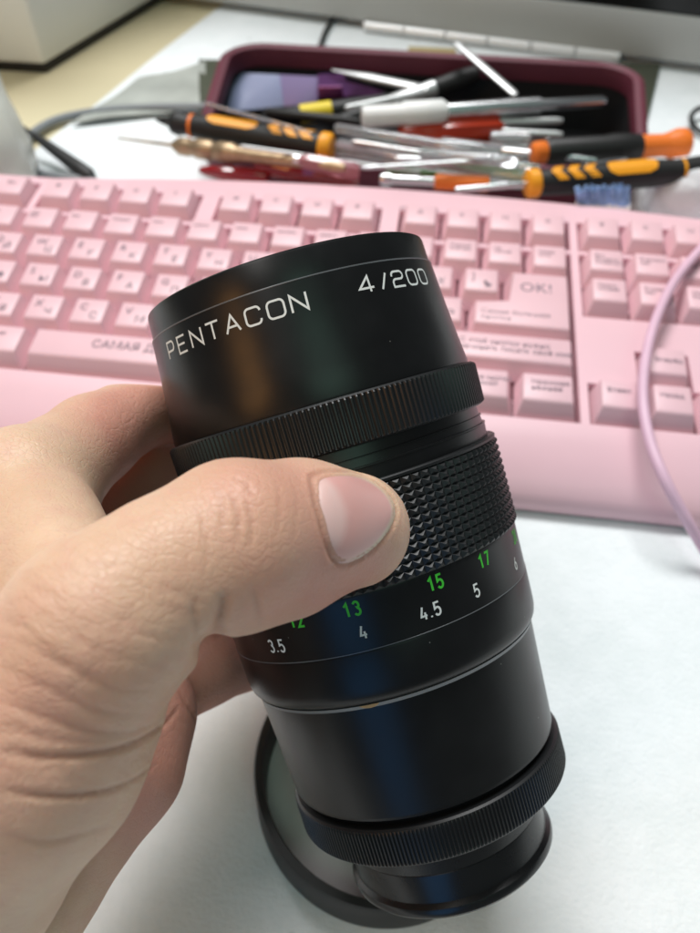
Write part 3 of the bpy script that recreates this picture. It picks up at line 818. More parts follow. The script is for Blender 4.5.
def skin_material():
    M = bpy.data.materials.new('skin'); M.use_nodes = True; nt = M.node_tree; b = nt.nodes['Principled BSDF']
    tc = nt.nodes.new('ShaderNodeTexCoord')
    def noise(s, d=6, r=0.6):
        n = nt.nodes.new('ShaderNodeTexNoise'); n.inputs['Scale'].default_value = s; n.inputs['Detail'].default_value = d; n.inputs['Roughness'].default_value = r
        nt.links.new(tc.outputs['Object'], n.inputs['Vector']); return n
    def att(nm):
        a = nt.nodes.new('ShaderNodeAttribute'); a.attribute_name = nm; return a
    def mix(f, a, bb, blend='MIX'):
        x = nt.nodes.new('ShaderNodeMix'); x.data_type = 'RGBA'; x.blend_type = blend
        for s, q in ((0, f), (6, a), (7, bb)):
            if isinstance(q, (tuple, float)): x.inputs[s].default_value = q if not isinstance(q, tuple) else (*q, 1)
            else: nt.links.new(q, x.inputs[s])
        return x.outputs[2]
    big, mid = noise(55, 5), noise(260, 5, 0.65)
    r = nt.nodes.new('ShaderNodeValToRGB')
    r.color_ramp.elements[0].position = 0.35; r.color_ramp.elements[0].color = (0.66, 0.435, 0.295, 1)
    r.color_ramp.elements[1].position = 0.65; r.color_ramp.elements[1].color = (0.73, 0.515, 0.365, 1)
    nt.links.new(big.outputs[0], r.inputs[0])
    c = r.outputs[0]
    mm_ = nt.nodes.new('ShaderNodeMapRange'); mm_.inputs[1].default_value = 0.45; mm_.inputs[2].default_value = 0.75; mm_.inputs[3].default_value = 0; mm_.inputs[4].default_value = 0.5
    nt.links.new(mid.outputs[0], mm_.inputs[0])
    c = mix(mm_.outputs[0], c, (0.66, 0.375, 0.285))
    rd = nt.nodes.new('ShaderNodeMath'); rd.operation = 'MULTIPLY'; rd.inputs[1].default_value = 0.85
    nt.links.new(att('red').outputs['Fac'], rd.inputs[0])
    c = mix(rd.outputs[0], c, (0.60, 0.27, 0.21))
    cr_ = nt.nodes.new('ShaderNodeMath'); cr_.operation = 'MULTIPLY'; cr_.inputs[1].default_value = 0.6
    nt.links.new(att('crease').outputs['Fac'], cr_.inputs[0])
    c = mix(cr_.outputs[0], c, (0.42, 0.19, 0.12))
    nt.links.new(c, b.inputs['Base Color'])
    b.inputs['Subsurface Weight'].default_value = 0.45
    b.inputs['Subsurface Radius'].default_value = (1.0, 0.42, 0.24); b.inputs['Subsurface Scale'].default_value = 0.0035
    b.inputs['Roughness'].default_value = 0.46; b.inputs['Specular IOR Level'].default_value = 0.42
    # skin relief: cross-hatched fine cells plus longer wrinkles
    mp = nt.nodes.new('ShaderNodeMapping'); mp.inputs['Scale'].default_value = (1.0, 1.0, 1.0)
    nt.links.new(tc.outputs['Object'], mp.inputs[0])
    v1 = nt.nodes.new('ShaderNodeTexVoronoi'); v1.feature = 'DISTANCE_TO_EDGE'; v1.inputs['Scale'].default_value = 900
    wn = noise(400, 2); 
    wmix = nt.nodes.new('ShaderNodeMix'); wmix.data_type = 'RGBA'; wmix.inputs[0].default_value = 0.0012
    nt.links.new(mp.outputs[0], wmix.inputs[6]); nt.links.new(wn.outputs[1], wmix.inputs[7])
    nt.links.new(wmix.outputs[2], v1.inputs['Vector'])
    vr = nt.nodes.new('ShaderNodeMapRange'); vr.inputs[1].default_value = 0.0; vr.inputs[2].default_value = 0.12
    nt.links.new(v1.outputs[0], vr.inputs[0])
    # longer wrinkles running across the thumb base: stretched cell edges in the hand's own axes
    e1 = RGT * 0.90 + DWN * 0.43; e2 = DWN * 0.90 - RGT * 0.43; e3 = FWD
    cx = nt.nodes.new('ShaderNodeCombineXYZ')
    for i_, (e_, k_) in enumerate(((e1, 1.0), (e2, 2.7), (e3, 1.6))):
        dt = nt.nodes.new('ShaderNodeVectorMath'); dt.operation = 'DOT_PRODUCT'; dt.inputs[1].default_value = tuple(e_ * k_)
        nt.links.new(tc.outputs['Object'], dt.inputs[0]); nt.links.new(dt.outputs['Value'], cx.inputs[i_])
    wn2 = noise(90, 3)
    wm2 = nt.nodes.new('ShaderNodeMix'); wm2.data_type = 'RGBA'; wm2.inputs[0].default_value = 0.010
    nt.links.new(cx.outputs[0], wm2.inputs[6]); nt.links.new(wn2.outputs[1], wm2.inputs[7])
    v2 = nt.nodes.new('ShaderNodeTexVoronoi'); v2.feature = 'DISTANCE_TO_EDGE'; v2.inputs['Scale'].default_value = 260
    nt.links.new(wm2.outputs[2], v2.inputs['Vector'])
    vr2 = nt.nodes.new('ShaderNodeMapRange'); vr2.interpolation_type = 'SMOOTHSTEP'; vr2.inputs[1].default_value = 0.0; vr2.inputs[2].default_value = 0.16
    nt.links.new(v2.outputs[0], vr2.inputs[0])
    msk = nt.nodes.new('ShaderNodeMapRange'); msk.inputs[1].default_value = 0.38; msk.inputs[2].default_value = 0.62; msk.inputs[3].default_value = 0.03; msk.inputs[4].default_value = 0.26
    nt.links.new(noise(38, 2).outputs[0], msk.inputs[0])
    n3 = noise(130, 5)
    b1 = nt.nodes.new('ShaderNodeBump'); b1.inputs['Strength'].default_value = 0.35; b1.inputs['Distance'].default_value = 0.00012
    nt.links.new(vr.outputs[0], b1.inputs['Height'])
    b3 = nt.nodes.new('ShaderNodeBump'); b3.inputs['Distance'].default_value = 0.0002
    nt.links.new(msk.outputs[0], b3.inputs['Strength'])
    nt.links.new(vr2.outputs[0], b3.inputs['Height']); nt.links.new(b1.outputs[0], b3.inputs['Normal'])
    b2 = nt.nodes.new('ShaderNodeBump'); b2.inputs['Strength'].default_value = 0.15; b2.inputs['Distance'].default_value = 0.0004
    nt.links.new(n3.outputs[0], b2.inputs['Height']); nt.links.new(b3.outputs[0], b2.inputs['Normal'])
    nt.links.new(b2.outputs[0], b.inputs['Normal'])
    return M
M_skin = skin_material()
hme.materials.clear(); hme.materials.append(M_skin)
ho = bpy.data.objects.new('hand', hme); COL.objects.link(ho); ho.location = Vector(h_base) * MM
tag(ho, 'bare left hand gripping the black lens with its thumb across the front', 'hand')

# thumb nail: a plate laid on the thumb, thicker in the middle, free edge to the right
def nail():
    cen = np.array([353.0, 516.0]); rings = 12; M_ = 72
    out = spline(nail_px + [nail_px[0]], M_ + 1)[:-1]
    V = []; lun = []; tipv = []
    def put(p, k):
        for t in range(12):
            h_, n_ = shoot(*(cen + (p - cen) * (1 - 0.02 * t)))
            if h_ is not None and n_ is not None and -np.dot(n_, h_ / np.linalg.norm(h_)) > 0.05: break
        # height: plate proud of the skin, sunk at its rim
        dv_ = (p - cen) / (np.linalg.norm(p - cen) + 1e-6)
        prx = np.clip(-dv_[0] * 1.6 - 0.2, 0, 1) if k > 0 else 0          # the cuticle side slips under the skin
        off = 0.16 + 0.34 * (1 - k ** 5) - 0.34 * k ** 24 - prx * 0.42 * k ** 7
        V.append(h_ + n_ * off)
        x, y = p
        # lunula at the cuticle side (left), whitish free edge at the right
        prox = (x - (315 + (y - 480) * 0.19))
        arc = 22 - ((y - 512) / 40.0) ** 2 * 18
        lun.append(float(np.clip((arc - prox) / 9.0 + 0.5, 0, 1)))
        dirv = (p - cen) / (np.linalg.norm(p - cen) + 1e-6)
        tipv.append(float(np.clip((k - 0.84) / 0.1, 0, 1) * np.clip(dirv[0] * 1.6 + 0.45, 0, 1)))
    put(cen, 0)
    for i in range(1, rings + 1):
        k = i / rings
        for j in range(M_): put(cen + (out[j] - cen) * k, k)
    Fc = [(0, 1 + (j + 1) % M_, 1 + j) for j in range(M_)]
    for i in range(rings - 1):
        for j in range(M_):
            a, b = 1 + i * M_ + j, 1 + i * M_ + (j + 1) % M_
            Fc.append((a, b, b + M_, a + M_))
    # smooth the plate a little
    V = np.array(V)
    for it in range(6):
        W2 = V.copy()
        for i in range(1, rings):
            for j in range(M_):
                a = 1 + (i - 1) * M_
                W2[a + j] = 0.5 * V[a + j] + 0.125 * (V[a + (j + 1) % M_] + V[a + (j - 1) % M_] + V[a + M_ + j] + (V[a - M_ + j] if i > 1 else V[0]))
        W2[0] = V[1:1 + M_].mean(0); V = W2
    return V, Fc, lun, tipv
nv, nf, lun, tipv = nail()
nw = CAM + nv @ CM.T - h_base
M_nail = bpy.data.materials.new('nail'); M_nail.use_nodes = True
nt = M_nail.node_tree; b = nt.nodes['Principled BSDF']
def attn(nm):
    a = nt.nodes.new('ShaderNodeAttribute'); a.attribute_name = nm; return a.outputs['Fac']
x1 = nt.nodes.new('ShaderNodeMix'); x1.data_type = 'RGBA'; x1.inputs[6].default_value = (0.69, 0.375, 0.345, 1); x1.inputs[7].default_value = (0.745, 0.50, 0.465, 1)
nt.links.new(attn('lunula'), x1.inputs[0])
x2 = nt.nodes.new('ShaderNodeMix'); x2.data_type = 'RGBA'; x2.inputs[7].default_value = (0.70, 0.58, 0.43, 1)
nt.links.new(x1.outputs[2], x2.inputs[6]); nt.links.new(attn('free_edge'), x2.inputs[0])
nt.links.new(x2.outputs[2], b.inputs['Base Color'])
b.inputs['Roughness'].default_value = 0.36; b.inputs['Subsurface Weight'].default_value = 0.2
b.inputs['Subsurface Radius'].default_value = (1, 0.5, 0.4); b.inputs['Subsurface Scale'].default_value = 0.001
no = obj('thumb_nail', nw, nf, M_nail, ho, True, None, None)
for nm, arr in (('lunula', lun), ('free_edge', tipv)):
    at = no.data.attributes.new(nm, 'FLOAT', 'POINT'); at.data.foreach_set('value', np.array(arr, np.float32))

# ------------------------------------------------------------------ burgundy tool case
def rounded(x0, x1, y0, y1, r, n=8):
    pts = []
    for cx, cy, a in ((x1 - r, y0 + r, -90), (x1 - r, y1 - r, 0), (x0 + r, y1 - r, 90), (x0 + r, y0 + r, 180)):
        for i in range(n + 1):
            t = math.radians(a + 90 * i / n); pts.append(np.array([cx + r * math.cos(t), cy + r * math.sin(t)]))
    return pts
case_h = 42.0
cB = T(420, 200, 0)
rear_y = T(420, 50, case_h)[1]; front_y = 98.0
rot = math.radians(0.5)
cl_x, cr_x = -138.0, 107.0
corig = np.array([-5.0, (front_y + rear_y) / 2, 0.6])
tc_ = thing('tool_case', corig, 'open burgundy zip case with black lining, full of small tools behind the keyboard', 'tool case')
outer = rounded(cl_x, cr_x, front_y, rear_y, 26)
def case_wall():
    n = len(outer); V = []; Fc = []
    cx, cy = (cl_x + cr_x) / 2, (front_y + rear_y) / 2
    def inset(p, d):
        q = []
        for i in range(n):
            t = p[(i + 1) % n] - p[i - 1]; t = t / np.linalg.norm(t); q.append(p[i] + d * np.array([-t[1], t[0]]))
        return q
    def hgt(p): return case_h - 20 * np.clip((rear_y - 20 - p[1]) / (rear_y - front_y - 20), 0, 1)
    prof = [(0, 0.2, 0), (0, 0.55, 0), (-0.8, 0.80, 0), (0.6, 0.96, 0), (3.5, 1.0, 0), (6.5, 0.96, 0), (7.6, 0.84, 0), (7.2, 0.72, 0)]
    for d, fz, _ in [(2.0, 0.0, 0)] + prof:
        q = inset(outer, d)
        for i in range(n): V.append((q[i][0], q[i][1], fz * hgt(outer[i])))
    L = len(prof) + 1
    for k in range(L - 1):
        for i in range(n):
            j = (i + 1) % n
            Fc.append((k * n + i, k * n + j, (k + 1) * n + j, (k + 1) * n + i))
    ins_ = [inset(outer, 7.0), inset(outer, 5.0)]
    Vi = []; Fi = []
    for q, z in ((ins_[0], None), (ins_[1], 2.5)):
        for i in range(n): Vi.append((q[i][0], q[i][1], 0.75 * hgt(outer[i]) if z is None else z))
    for i in range(n):
        j = (i + 1) % n; Fi.append((i, j, n + j, n + i))
    Fi.append(tuple(n + i for i in range(n)))
    return V, Fc, Vi, Fi
v, f, vi, fi = case_wall()
off = np.array([corig[0], corig[1], 0])
obj('rim', np.array(v) - off, f, M_burg, tc_)
obj('lining', np.array(vi) - off, fi, M_lining, tc_)

def stick(name, p0, p1, segs, label, cat, group=None, n=24, flat=None):
    """a tool along p0 -> p1; segs = [(part name, material, [(fraction, radius mm)...], caps)]"""
    p0, p1 = np.asarray(p0, float), np.asarray(p1, float); d = p1 - p0; L = np.linalg.norm(d)
    t = thing(name, (p0 + p1) / 2, label, cat, group); o = (p0 + p1) / 2
    for sname, mt, prof in segs:
        nn = 8 if sname.startswith('hex') else n
        v, f = lathe([(a * L, r) for a, r in prof], nn)
        if flat: v = v * np.array([1, flat, 1])
        obj(sname.replace('hex_', ''), orient(v, p0, d) - o, f, mt, t, True, None, 40)
    return t
def inlay(t, p0, p1, a0, a1, r, ang0, ang1, mt, name='inlay', chev=False, rows=10, cols=6):
    """raised coloured patch on a handle between fractions a0..a1 and angles"""
    p0, p1 = np.asarray(p0, float), np.asarray(p1, float); d = p1 - p0; L = np.linalg.norm(d); o = (p0 + p1) / 2
    V = []; Fc = []
    for i in range(rows + 1):
        for j in range(cols + 1):
            u_, w_ = i / rows, j / cols
            e = abs(w_ - 0.5) * 2
            x = a0 + (a1 - a0) * u_
            if chev: x += (a1 - a0) * 0.75 * e * (1 if chev > 0 else -1)
            else:
                sq = math.sqrt(max(0, 1 - e * e)); capw = 0.18
                x = a0 + (a1 - a0) * (capw * (1 - sq) + (1 - 2 * capw * (1 - sq)) * u_)
            a = math.radians(ang0 + (ang1 - ang0) * w_)
            V.append(((r + 0.35) * math.cos(a), (r + 0.35) * math.sin(a), x * L))
    for i in range(rows):
        for j in range(cols):
            q = i * (cols + 1) + j; Fc.append((q, q + cols + 1, q + cols + 2, q + 1))
    obj(name, orient(V, p0, d) - o, Fc, mt, t)

# angles: in the stick frame +y (90 deg) is up, facing angles depend on direction
def T2(x, y, z): return T(x, y, z)
# left black screwdriver with orange stripes
a, b_ = T2(170, 122, 34), T2(332, 149, 32)
t = stick('screwdriver', a, b_, [('handle', M_handle, [(0.0, 3.2), (0.02, 5.4), (0.06, 6.2), (0.10, 5.2), (0.16, 5.6), (0.3, 6.8), (0.8, 7.0), (0.92, 6.6), (0.94, 6.2)]),
                             ('collar', M_yellow, [(0.93, 6.8), (0.94, 7.6), (0.985, 7.6), (1.0, 6.6)]), ('end_plug', M_handle, [(-0.09, 0.6), (-0.05, 1.6), (0.0, 2.6)])],
          'black screwdriver handle with orange stripes, lying across the left rim of the tool case', 'screwdriver', 'tools in and around the case')
inlay(t, a, b_, 0.25, 0.56, 6.75, 70, 130, M_yellow)
for k in range(3): inlay(t, a, b_, 0.62 + 0.09 * k, 0.68 + 0.09 * k, 6.95, 70, 130, M_yellow, chev=1)
inlay(t, a, b_, 0.135, 0.155, 5.6, 0, 359, M_orange, 'band', rows=1, cols=24)
# brass tool under it
a, b_ = T2(118, 138, 24), T2(345, 168, 38)
t = stick('pin_vise', a, b_, [('needle', M_brass, [(0.0, 0.5), (0.25, 0.9), (0.28, 1.2)]), ('knurled_head', M_brass, [(0.27, 2.2), (0.30, 4.4), (0.34, 4.6), (0.36, 3.8), (0.38, 5.0), (0.44, 5.0), (0.45, 4.2), (0.47, 4.2), (0.48, 5.0), (0.54, 5.0), (0.55, 4.0), (0.57, 4.0)]),
                          ('shank', M_brass, [(0.56, 3.9), (0.6, 3.2), (0.98, 2.2), (1.0, 1.5)])], 'brass pin vise with a thick ringed head, below the left black screwdriver', 'hand tool', 'tools in and around the case')
# red clear handles
a, b_ = T2(256, 163, 27), T2(360, 176, 24)
t = stick('screwdriver', a, b_, [('hex_handle', M_red, [(0, 4.5), (0.04, 6.0), (0.5, 6.2), (0.94, 5.8), (1, 4.2)])], 'clear red screwdriver handle in front of the brass pin vise', 'screwdriver', 'tools in and around the case')
a, b_ = T2(200, 170, 23), T2(268, 178, 22)
stick('screwdriver', a, b_, [('hex_handle', M_red, [(0, 1.5), (0.1, 2.6), (0.4, 4.2), (0.95, 4.6), (1, 3.5)])], 'dark red clear handle at the left front corner of the tool case', 'screwdriver', 'tools in and around the case')
# small silver driver with orange sleeve
a, b_ = T2(380, 179, 26), T2(532, 186, 26)
stick('precision_driver', a, b_, [('cap', M_steel, [(0, 2.6), (0.02, 3.2), (0.07, 3.2), (0.08, 2.4)]), ('shaft', M_steel, [(0.07, 2.3), (0.37, 2.3)]), ('sleeve', M_orange, [(0.36, 2.9), (0.37, 3.8), (0.71, 3.8), (0.72, 2.9)]), ('blade', M_steel, [(0.71, 2.0), (0.98, 1.5), (1.0, 0.8)])],
      'slim silver driver with an orange sleeve, just behind the rear edge of the keyboard', 'driver', 'tools in and around the case')
# black driver with orange knob
a, b_ = T2(534, 153, 34), T2(686, 144, 31)
t = stick('screwdriver', a, b_, [('end_cap', M_orange, [(-0.02, 3.6), (0.0, 5.4), (0.06, 5.6), (0.075, 5.0)]), ('handle', M_handle, [(0.07, 5.4), (0.1, 6.6), (0.45, 6.6), (0.5, 7.2), (0.6, 7.0), (0.68, 6.3)]),
                             ('knob', M_orange, [(0.66, 5.6), (0.68, 5.9), (0.84, 5.6), (0.88, 6.4), (0.93, 7.9), (0.98, 7.9), (1.0, 6.6)])], 'black screwdriver with an orange knob at its right end', 'screwdriver', 'tools in and around the case')
# amber striped driver
a, b_ = T2(526, 184, 32), T2(716, 168, 33)
t = stick('screwdriver', a, b_, [('collar', M_yellow, [(0.0, 5.6), (0.01, 6.8), (0.055, 6.9), (0.065, 6.0)]), ('handle', M_handle, [(0.06, 5.8), (0.1, 6.0), (0.3, 6.8), (0.66, 6.6), (0.8, 5.6), (0.9, 6.4), (1.0, 6.2), (1.02, 5.0)]), ('blade', M_steel, [(-0.36, 1.2), (-0.34, 1.5), (0.0, 1.5)])],
          'black screwdriver with amber chevrons and a long amber inlay, behind the right keys', 'screwdriver', 'tools in and around the case')
inlay(t, a, b_, 0.40, 0.66, 6.6, 65, 145, M_yellow)
for k in range(3): inlay(t, a, b_, 0.11 + 0.083 * k, 0.16 + 0.083 * k, 6.45, 65, 145, M_yellow, chev=1)
inlay(t, a, b_, 0.80, 0.815, 5.7, 0, 359, M_yellow, 'band', rows=1, cols=24)
# craft knife
a, b_ = T2(362, 117, 38), T2(605, 101, 38)
stick('craft_knife', a, b_, [('handle', M_whitep, [(0.0, 4.6), (0.01, 5.4), (0.16, 5.4), (0.17, 6.3), (0.32, 6.3), (0.34, 4.6)]), ('barrel', M_steel, [(0.33, 4.2), (0.72, 4.5)]), ('tip_collar', M_steel, [(0.715, 3.2), (0.98, 3.0), (1.0, 2.2)])],
      'white and silver craft knife handle lying along the top of the tools', 'craft knife', 'tools in and around the case')
# orange red handle under it
a, b_ = T2(398, 135, 28), T2(502, 129, 28)
stick('screwdriver', a, b_, [('hex_handle', M_dred, [(0, 4.5), (0.05, 7.0), (0.5, 7.4), (0.93, 7.0), (1, 5.2)])], 'clear orange red screwdriver handle under the white craft knife', 'screwdriver', 'tools in and around the case')
# clear rods
for (p, q, z0, z1, r, lab) in (((336, 147), (532, 178), 31, 28, 4.2, 'thick clear plastic rod leading right from the striped handle'), ((335, 128), (470, 150), 36, 34, 2.6, 'thin clear plastic rod above the thick one'), ((440, 146), (535, 158), 29, 30, 4.6, 'clear plastic tube below the orange red handle'), ((490, 140), (530, 140), 30, 31, 4.5, 'short clear tube end to the left of the orange end cap')):
    stick('plastic_rod', T2(*p, z0), T2(*q, z1), [('rod', M_clear, [(0, r * 0.7), (0.02, r), (0.96, r), (1, r * 0.7)])], lab, 'rod', 'tools in and around the case')
# green strip
stick('plastic_strip', T2(385, 166, 23), T2(530, 177, 23), [('strip', M_greenp, [(0, 2.5), (0.05, 4.2), (0.95, 4.2), (1, 2.5)])], 'green plastic strip behind the slim silver driver', 'strip', 'tools in and around the case', flat=0.5)
# dark pens inside
stick('marker_pen', T2(262, 120, 22), T2(400, 101, 27), [('barrel', M_handle, [(0, 3.0), (0.03, 5), (0.9, 5), (1, 3)]), ('yellow_mark', M_yel, [(0.27, 4.0), (0.275, 5.3), (0.5, 5.3), (0.505, 4.0)])], 'black pen with a yellow mark inside the left half of the case', 'pen', 'tools in and around the case')
stick('tool_rod', T2(330, 126, 22), T2(476, 74, 36), [('rod', M_handle, [(0, 4.4), (0.55, 4.6), (0.9, 5.5), (1, 4.5)]), ('plate', M_alu, [(0.40, 3.0), (0.42, 5.0), (0.72, 5.0), (0.74, 3.0)])], 'black rod with a flat metal plate slanting up to the rear rim', 'hand tool', 'tools in and around the case')
stick('file_blade', T2(456, 43, 52), T2(516, 95, 42), [('blade', M_alu, [(0, 1.6), (0.05, 2.6), (0.95, 2.6), (1, 1.6)])], 'flat silver blade standing up over the rear rim of the case', 'blade', 'tools in and around the case', flat=0.45)
stick('tweezers', T2(332, 70, 33), T2(428, 90, 33), [('arm', M_alu, [(0, 0.6), (0.12, 1.4), (0.4, 3.6), (1, 3.6)])], 'silver tweezers with a bent tip inside the case at the rear', 'tweezers', 'tools in and around the case', flat=0.6)
stick('tweezers', T2(498, 122, 32), T2(562, 121, 32), [('arm', M_alu, [(0, 2.0), (0.9, 2.0), (1, 1.4)])], 'straight silver tweezers arm right of the orange red handle, upper one', 'tweezers', 'tools in and around the case')
stick('tweezers', T2(502, 132, 30), T2(562, 135, 30), [('arm', M_alu, [(0, 2.0), (0.9, 2.0), (1, 1.4)])], 'straight silver tweezers arm right of the orange red handle, lower one', 'tweezers', 'tools in and around the case')
extra = [((352, 141), (520, 168), 36, 33, 0.9, M_steel, 'thin steel needle lying along the clear plastic rods'),
         ((395, 158), (540, 166), 34, 33, 1.3, M_steel, 'thin steel shaft between the clear rods and the green strip'),
         ((440, 160), (600, 178), 27, 28, 1.2, M_steel, 'thin steel shaft passing under the amber chevron screwdriver'),
         ((204, 103), (312, 133), 44, 42, 0.9, M_clear, 'thin clear straw lying on the orange striped handle'),
         ((232, 156), (330, 150), 30, 26, 1.5, M_handle, 'thin dark rod under the orange striped handle'),
         ((345, 108), (424, 92), 40, 42, 1.4, M_alu, 'thin aluminium rod crossing the black pen'),
         ((470, 118), (556, 142), 27, 26, 1.2, M_steel, 'thin steel pick behind the orange end cap'),
         ((410, 120), (500, 116), 33, 32, 1.6, M_handle, 'thin black rod under the craft knife'),
         ((362, 168), (520, 158), 35, 37, 1.0, M_steel, 'thin steel wire crossing the clear rods at a slant'),
         ((240, 146), (420, 172), 41, 33, 0.8, M_alu, 'thin aluminium wire lying across the striped handle and the red handles'),
         ((500, 150), (596, 160), 33, 33, 1.6, M_steel, 'short steel shaft between the black and the amber screwdrivers'),
         ((556, 172), (626, 158), 30, 31, 1.4, M_steel, 'steel rod glinting under the black screwdriver'),
         ((265, 112), (360, 122), 30, 28, 2.6, M_handle, 'short black rod in front of the foil packet')]
for (p, q, z0, z1, r_, mt_x, lab) in extra:
    stick('thin_tool', T2(*p, z0), T2(*q, z1), [('shaft', mt_x, [(0, r_ * 0.5), (0.03, r_), (0.8, r_), (1, r_ * 0.6)])], lab, 'tool', 'tools in and around the case', n=12)
stick('screwdriver', T2(300, 160, 37), T2(360, 172, 35), [('hex_handle', M_pinkclear, [(0, 2.5), (0.1, 3.8), (0.9, 4.2), (1, 3.0)]), ('ferrule', M_steel, [(-0.12, 1.4), (-0.1, 2.2), (0.02, 2.2)])], 'small clear pinkish handle lying on the clear red screwdriver', 'screwdriver', 'tools in and around the case')
stick('plastic_rod', T2(420, 152, 38), T2(516, 163, 36), [('rod', M_clear, [(0, 1.6), (0.02, 2.4), (0.5, 2.4), (0.52, 3.0), (0.97, 3.0), (1, 2.0)])], 'stepped clear rod lying on top of the other clear rods', 'rod', 'tools in and around the case')
# foil packet with a bright blue and purple print
def slab(name, pts, z0, z1, mt, label, cat, bevel=0.6, kind=None, group=None):
    P2 = [(p[0], p[1]) for p in pts]
    ar = sum(P2[i][0] * P2[(i + 1) % len(P2)][1] - P2[(i + 1) % len(P2)][0] * P2[i][1] for i in range(len(P2)))
    if ar < 0: P2 = P2[::-1]
    v, f = prism(P2, z0, z1, bevel)
    c = np.array([np.mean([p[0] for p in P2]), np.mean([p[1] for p in P2]), z0])
    return tag(obj(name, v, f, mt, origin=c, smooth=True, sharp=40), label, cat, group, kind)
pk = thing('packet', T2(300, 100, 8), 'pale blue and purple foil packet in the left rear of the tool case', 'packet', 'tools in and around the case')
po = np.array(T2(300, 100, 8))
for nm, c4, mt, z in (('blue_panel', [(222, 112), (236, 72), (280, 74), (284, 106)], M_blue, 20), ('purple_panel', [(284, 106), (280, 74), (318, 76), (318, 104)], mat('lilac_foil', (0.33, 0.26, 0.50), 0.35), 20),
                      ('magenta_panel', [(318, 98), (318, 86), (342, 86), (344, 96)], M_magenta, 20.6), ('dark_panel', [(318, 86), (318, 74), (400, 72), (400, 94), (344, 95), (342, 86)], M_purple, 20)):
    ymid = sum(y for x, y in c4) / 4
    q4 = [T2(x, y, z + (9 if y < 90 else -4)) for x, y in c4]
    bm = bmesh.new(); lo_ = [bm.verts.new(tuple(p - np.array([0, 0, 1.2]))) for p in q4]; hi_ = [bm.verts.new(tuple(p)) for p in q4]
    bm.faces.new(lo_); bm.faces.new(hi_)
    for i in range(4): bm.faces.new((lo_[i], lo_[(i + 1) % 4], hi_[(i + 1) % 4], hi_[i]))
    bmesh.ops.bevel(bm, geom=list(bm.edges), offset=0.3, segments=1, affect='EDGES', clamp_overlap=True)
    v, f = bm_out(bm); obj(nm, v - po, f, mt, pk, smooth=True, sharp=40)
# brush with pale bristles at the right front corner of the case
bt = T2(602, 196, 30)
br = thing('brush', bt, 'small brush with blue and white bristles at the right front corner of the case', 'brush', 'tools in and around the case')
V = []; Fc = []
p0, p1 = T2(577, 204, 30), T2(630, 207, 30); p2, p3 = T2(576, 191, 37), T2(628, 189, 37)
for i in range(34):
    for j in range(3):
        u_ = (i + random.uniform(0.2, 0.8)) / 34
        a_ = p0 + (p1 - p0) * u_ + np.array([0, j * 1.6 + random.uniform(-.5, .5), 0]); b2 = p2 + (p3 - p2) * u_ + np.array([random.uniform(-1, 1), j * 1.6, random.uniform(-1, 1.2)])
        vv, ff = tube([a_, (a_ + b2) / 2, b2], 0.55, 5); k0 = len(V); V += list(vv); Fc += [tuple(k0 + q for q in w) for w in ff]
obj('bristles', np.array(V) - bt, Fc, M_bristle, br)
pa, pb = p0 + np.array([0, 1.5, -1.5]), p1 + np.array([0, 1.5, -1.5])
v, f = tube([pa, (pa + pb) / 2, pb], 2.6, 12); obj('handle', v - bt, f, M_whitep, br)

# crumpled tissue at the right
def lump(name, c, rad, mt, label, cat, seed, amp=0.3):
    bm = bmesh.new(); bmesh.ops.create_icosphere(bm, subdivisions=4, radius=1)
    r_ = random.Random(seed); ks = [(Vector((r_.uniform(-4, 4), r_.uniform(-4, 4), r_.uniform(-4, 4))), r_.uniform(0, 6)) for _ in range(9)]
    for v_ in bm.verts:
        s = sum(math.sin(v_.co.dot(k) + p) for k, p in ks) / 9
        s2 = sum(abs(math.sin(2.2 * v_.co.dot(k) + p)) for k, p in ks) / 9 - 0.6
        v_.co *= 1 + amp * s * 1.6 + amp * s2
        v_.co = Vector((v_.co.x * rad[0], v_.co.y * rad[1], max(v_.co.z, -0.55) * rad[2]))
    v, f = bm_out(bm)
    return tag(obj(name, v + np.asarray(c), f, mt, origin=c), label, cat)
tc0 = T2(684, 192, 20); lump('tissue', tc0, (21, 14, 17), M_tissue, 'crumpled white tissue behind the keyboard at the right edge', 'tissue', 3, 0.22)

# olive board under the case
bd = [T(199, 62, 1), T(200, 122, 1), T(640, 150, 1), T(660, 66, 1)]
slab('board', bd, 0.3, 3.0, M_olive, 'dark olive board lying under the burgundy tool case', 'board')
slab('card', [T(408, 49, 4), T(408, 60, 4), T(456, 62, 4), T(456, 51, 4)], 3.2, 6.0, M_tan, 'small tan card on the olive board behind the case', 'card')

# monitor with silver lower bezel, black screen
def line_pt(x, z): return T(x, 21 + 0.132 * (x - 363), z)
mz = 6.0
L0, L1 = line_pt(150, mz), line_pt(900, mz)
dx = (L1 - L0); dx[2] = 0; dx /= np.linalg.norm(dx); nb = np.array([-dx[1], dx[0], 0])
ml = np.linalg.norm((L1 - L0)[:2])
mon = thing('monitor', (L0 + L1) / 2 * np.array([1, 1, 0]), 'silver grey computer monitor with black screen along the top right', 'monitor')
mo = (L0 + L1) / 2 * np.array([1, 1, 0])
def box_along(d0, d1, n0, n1, z0, z1, lean=0.0, bevel=1.0):
    bm = bmesh.new(); vs = []
    for z in (z0, z1):
        for d, n in ((d0, n0), (d1, n0), (d1, n1), (d0, n1)):
            p = L0 + dx * d + nb * (n + (z - mz) * lean); vs.append(bm.verts.new((p[0], p[1], z)))
    bm.faces.new(vs[:4][::-1]); bm.faces.new(vs[4:])
    for i in range(4): bm.faces.new((vs[i], vs[(i + 1) % 4], vs[4 + (i + 1) % 4], vs[4 + i]))
    bmesh.ops.bevel(bm, geom=list(bm.edges), offset=bevel, segments=2, affect='EDGES', profile=0.5, clamp_overlap=True)
    return bm_out(bm)
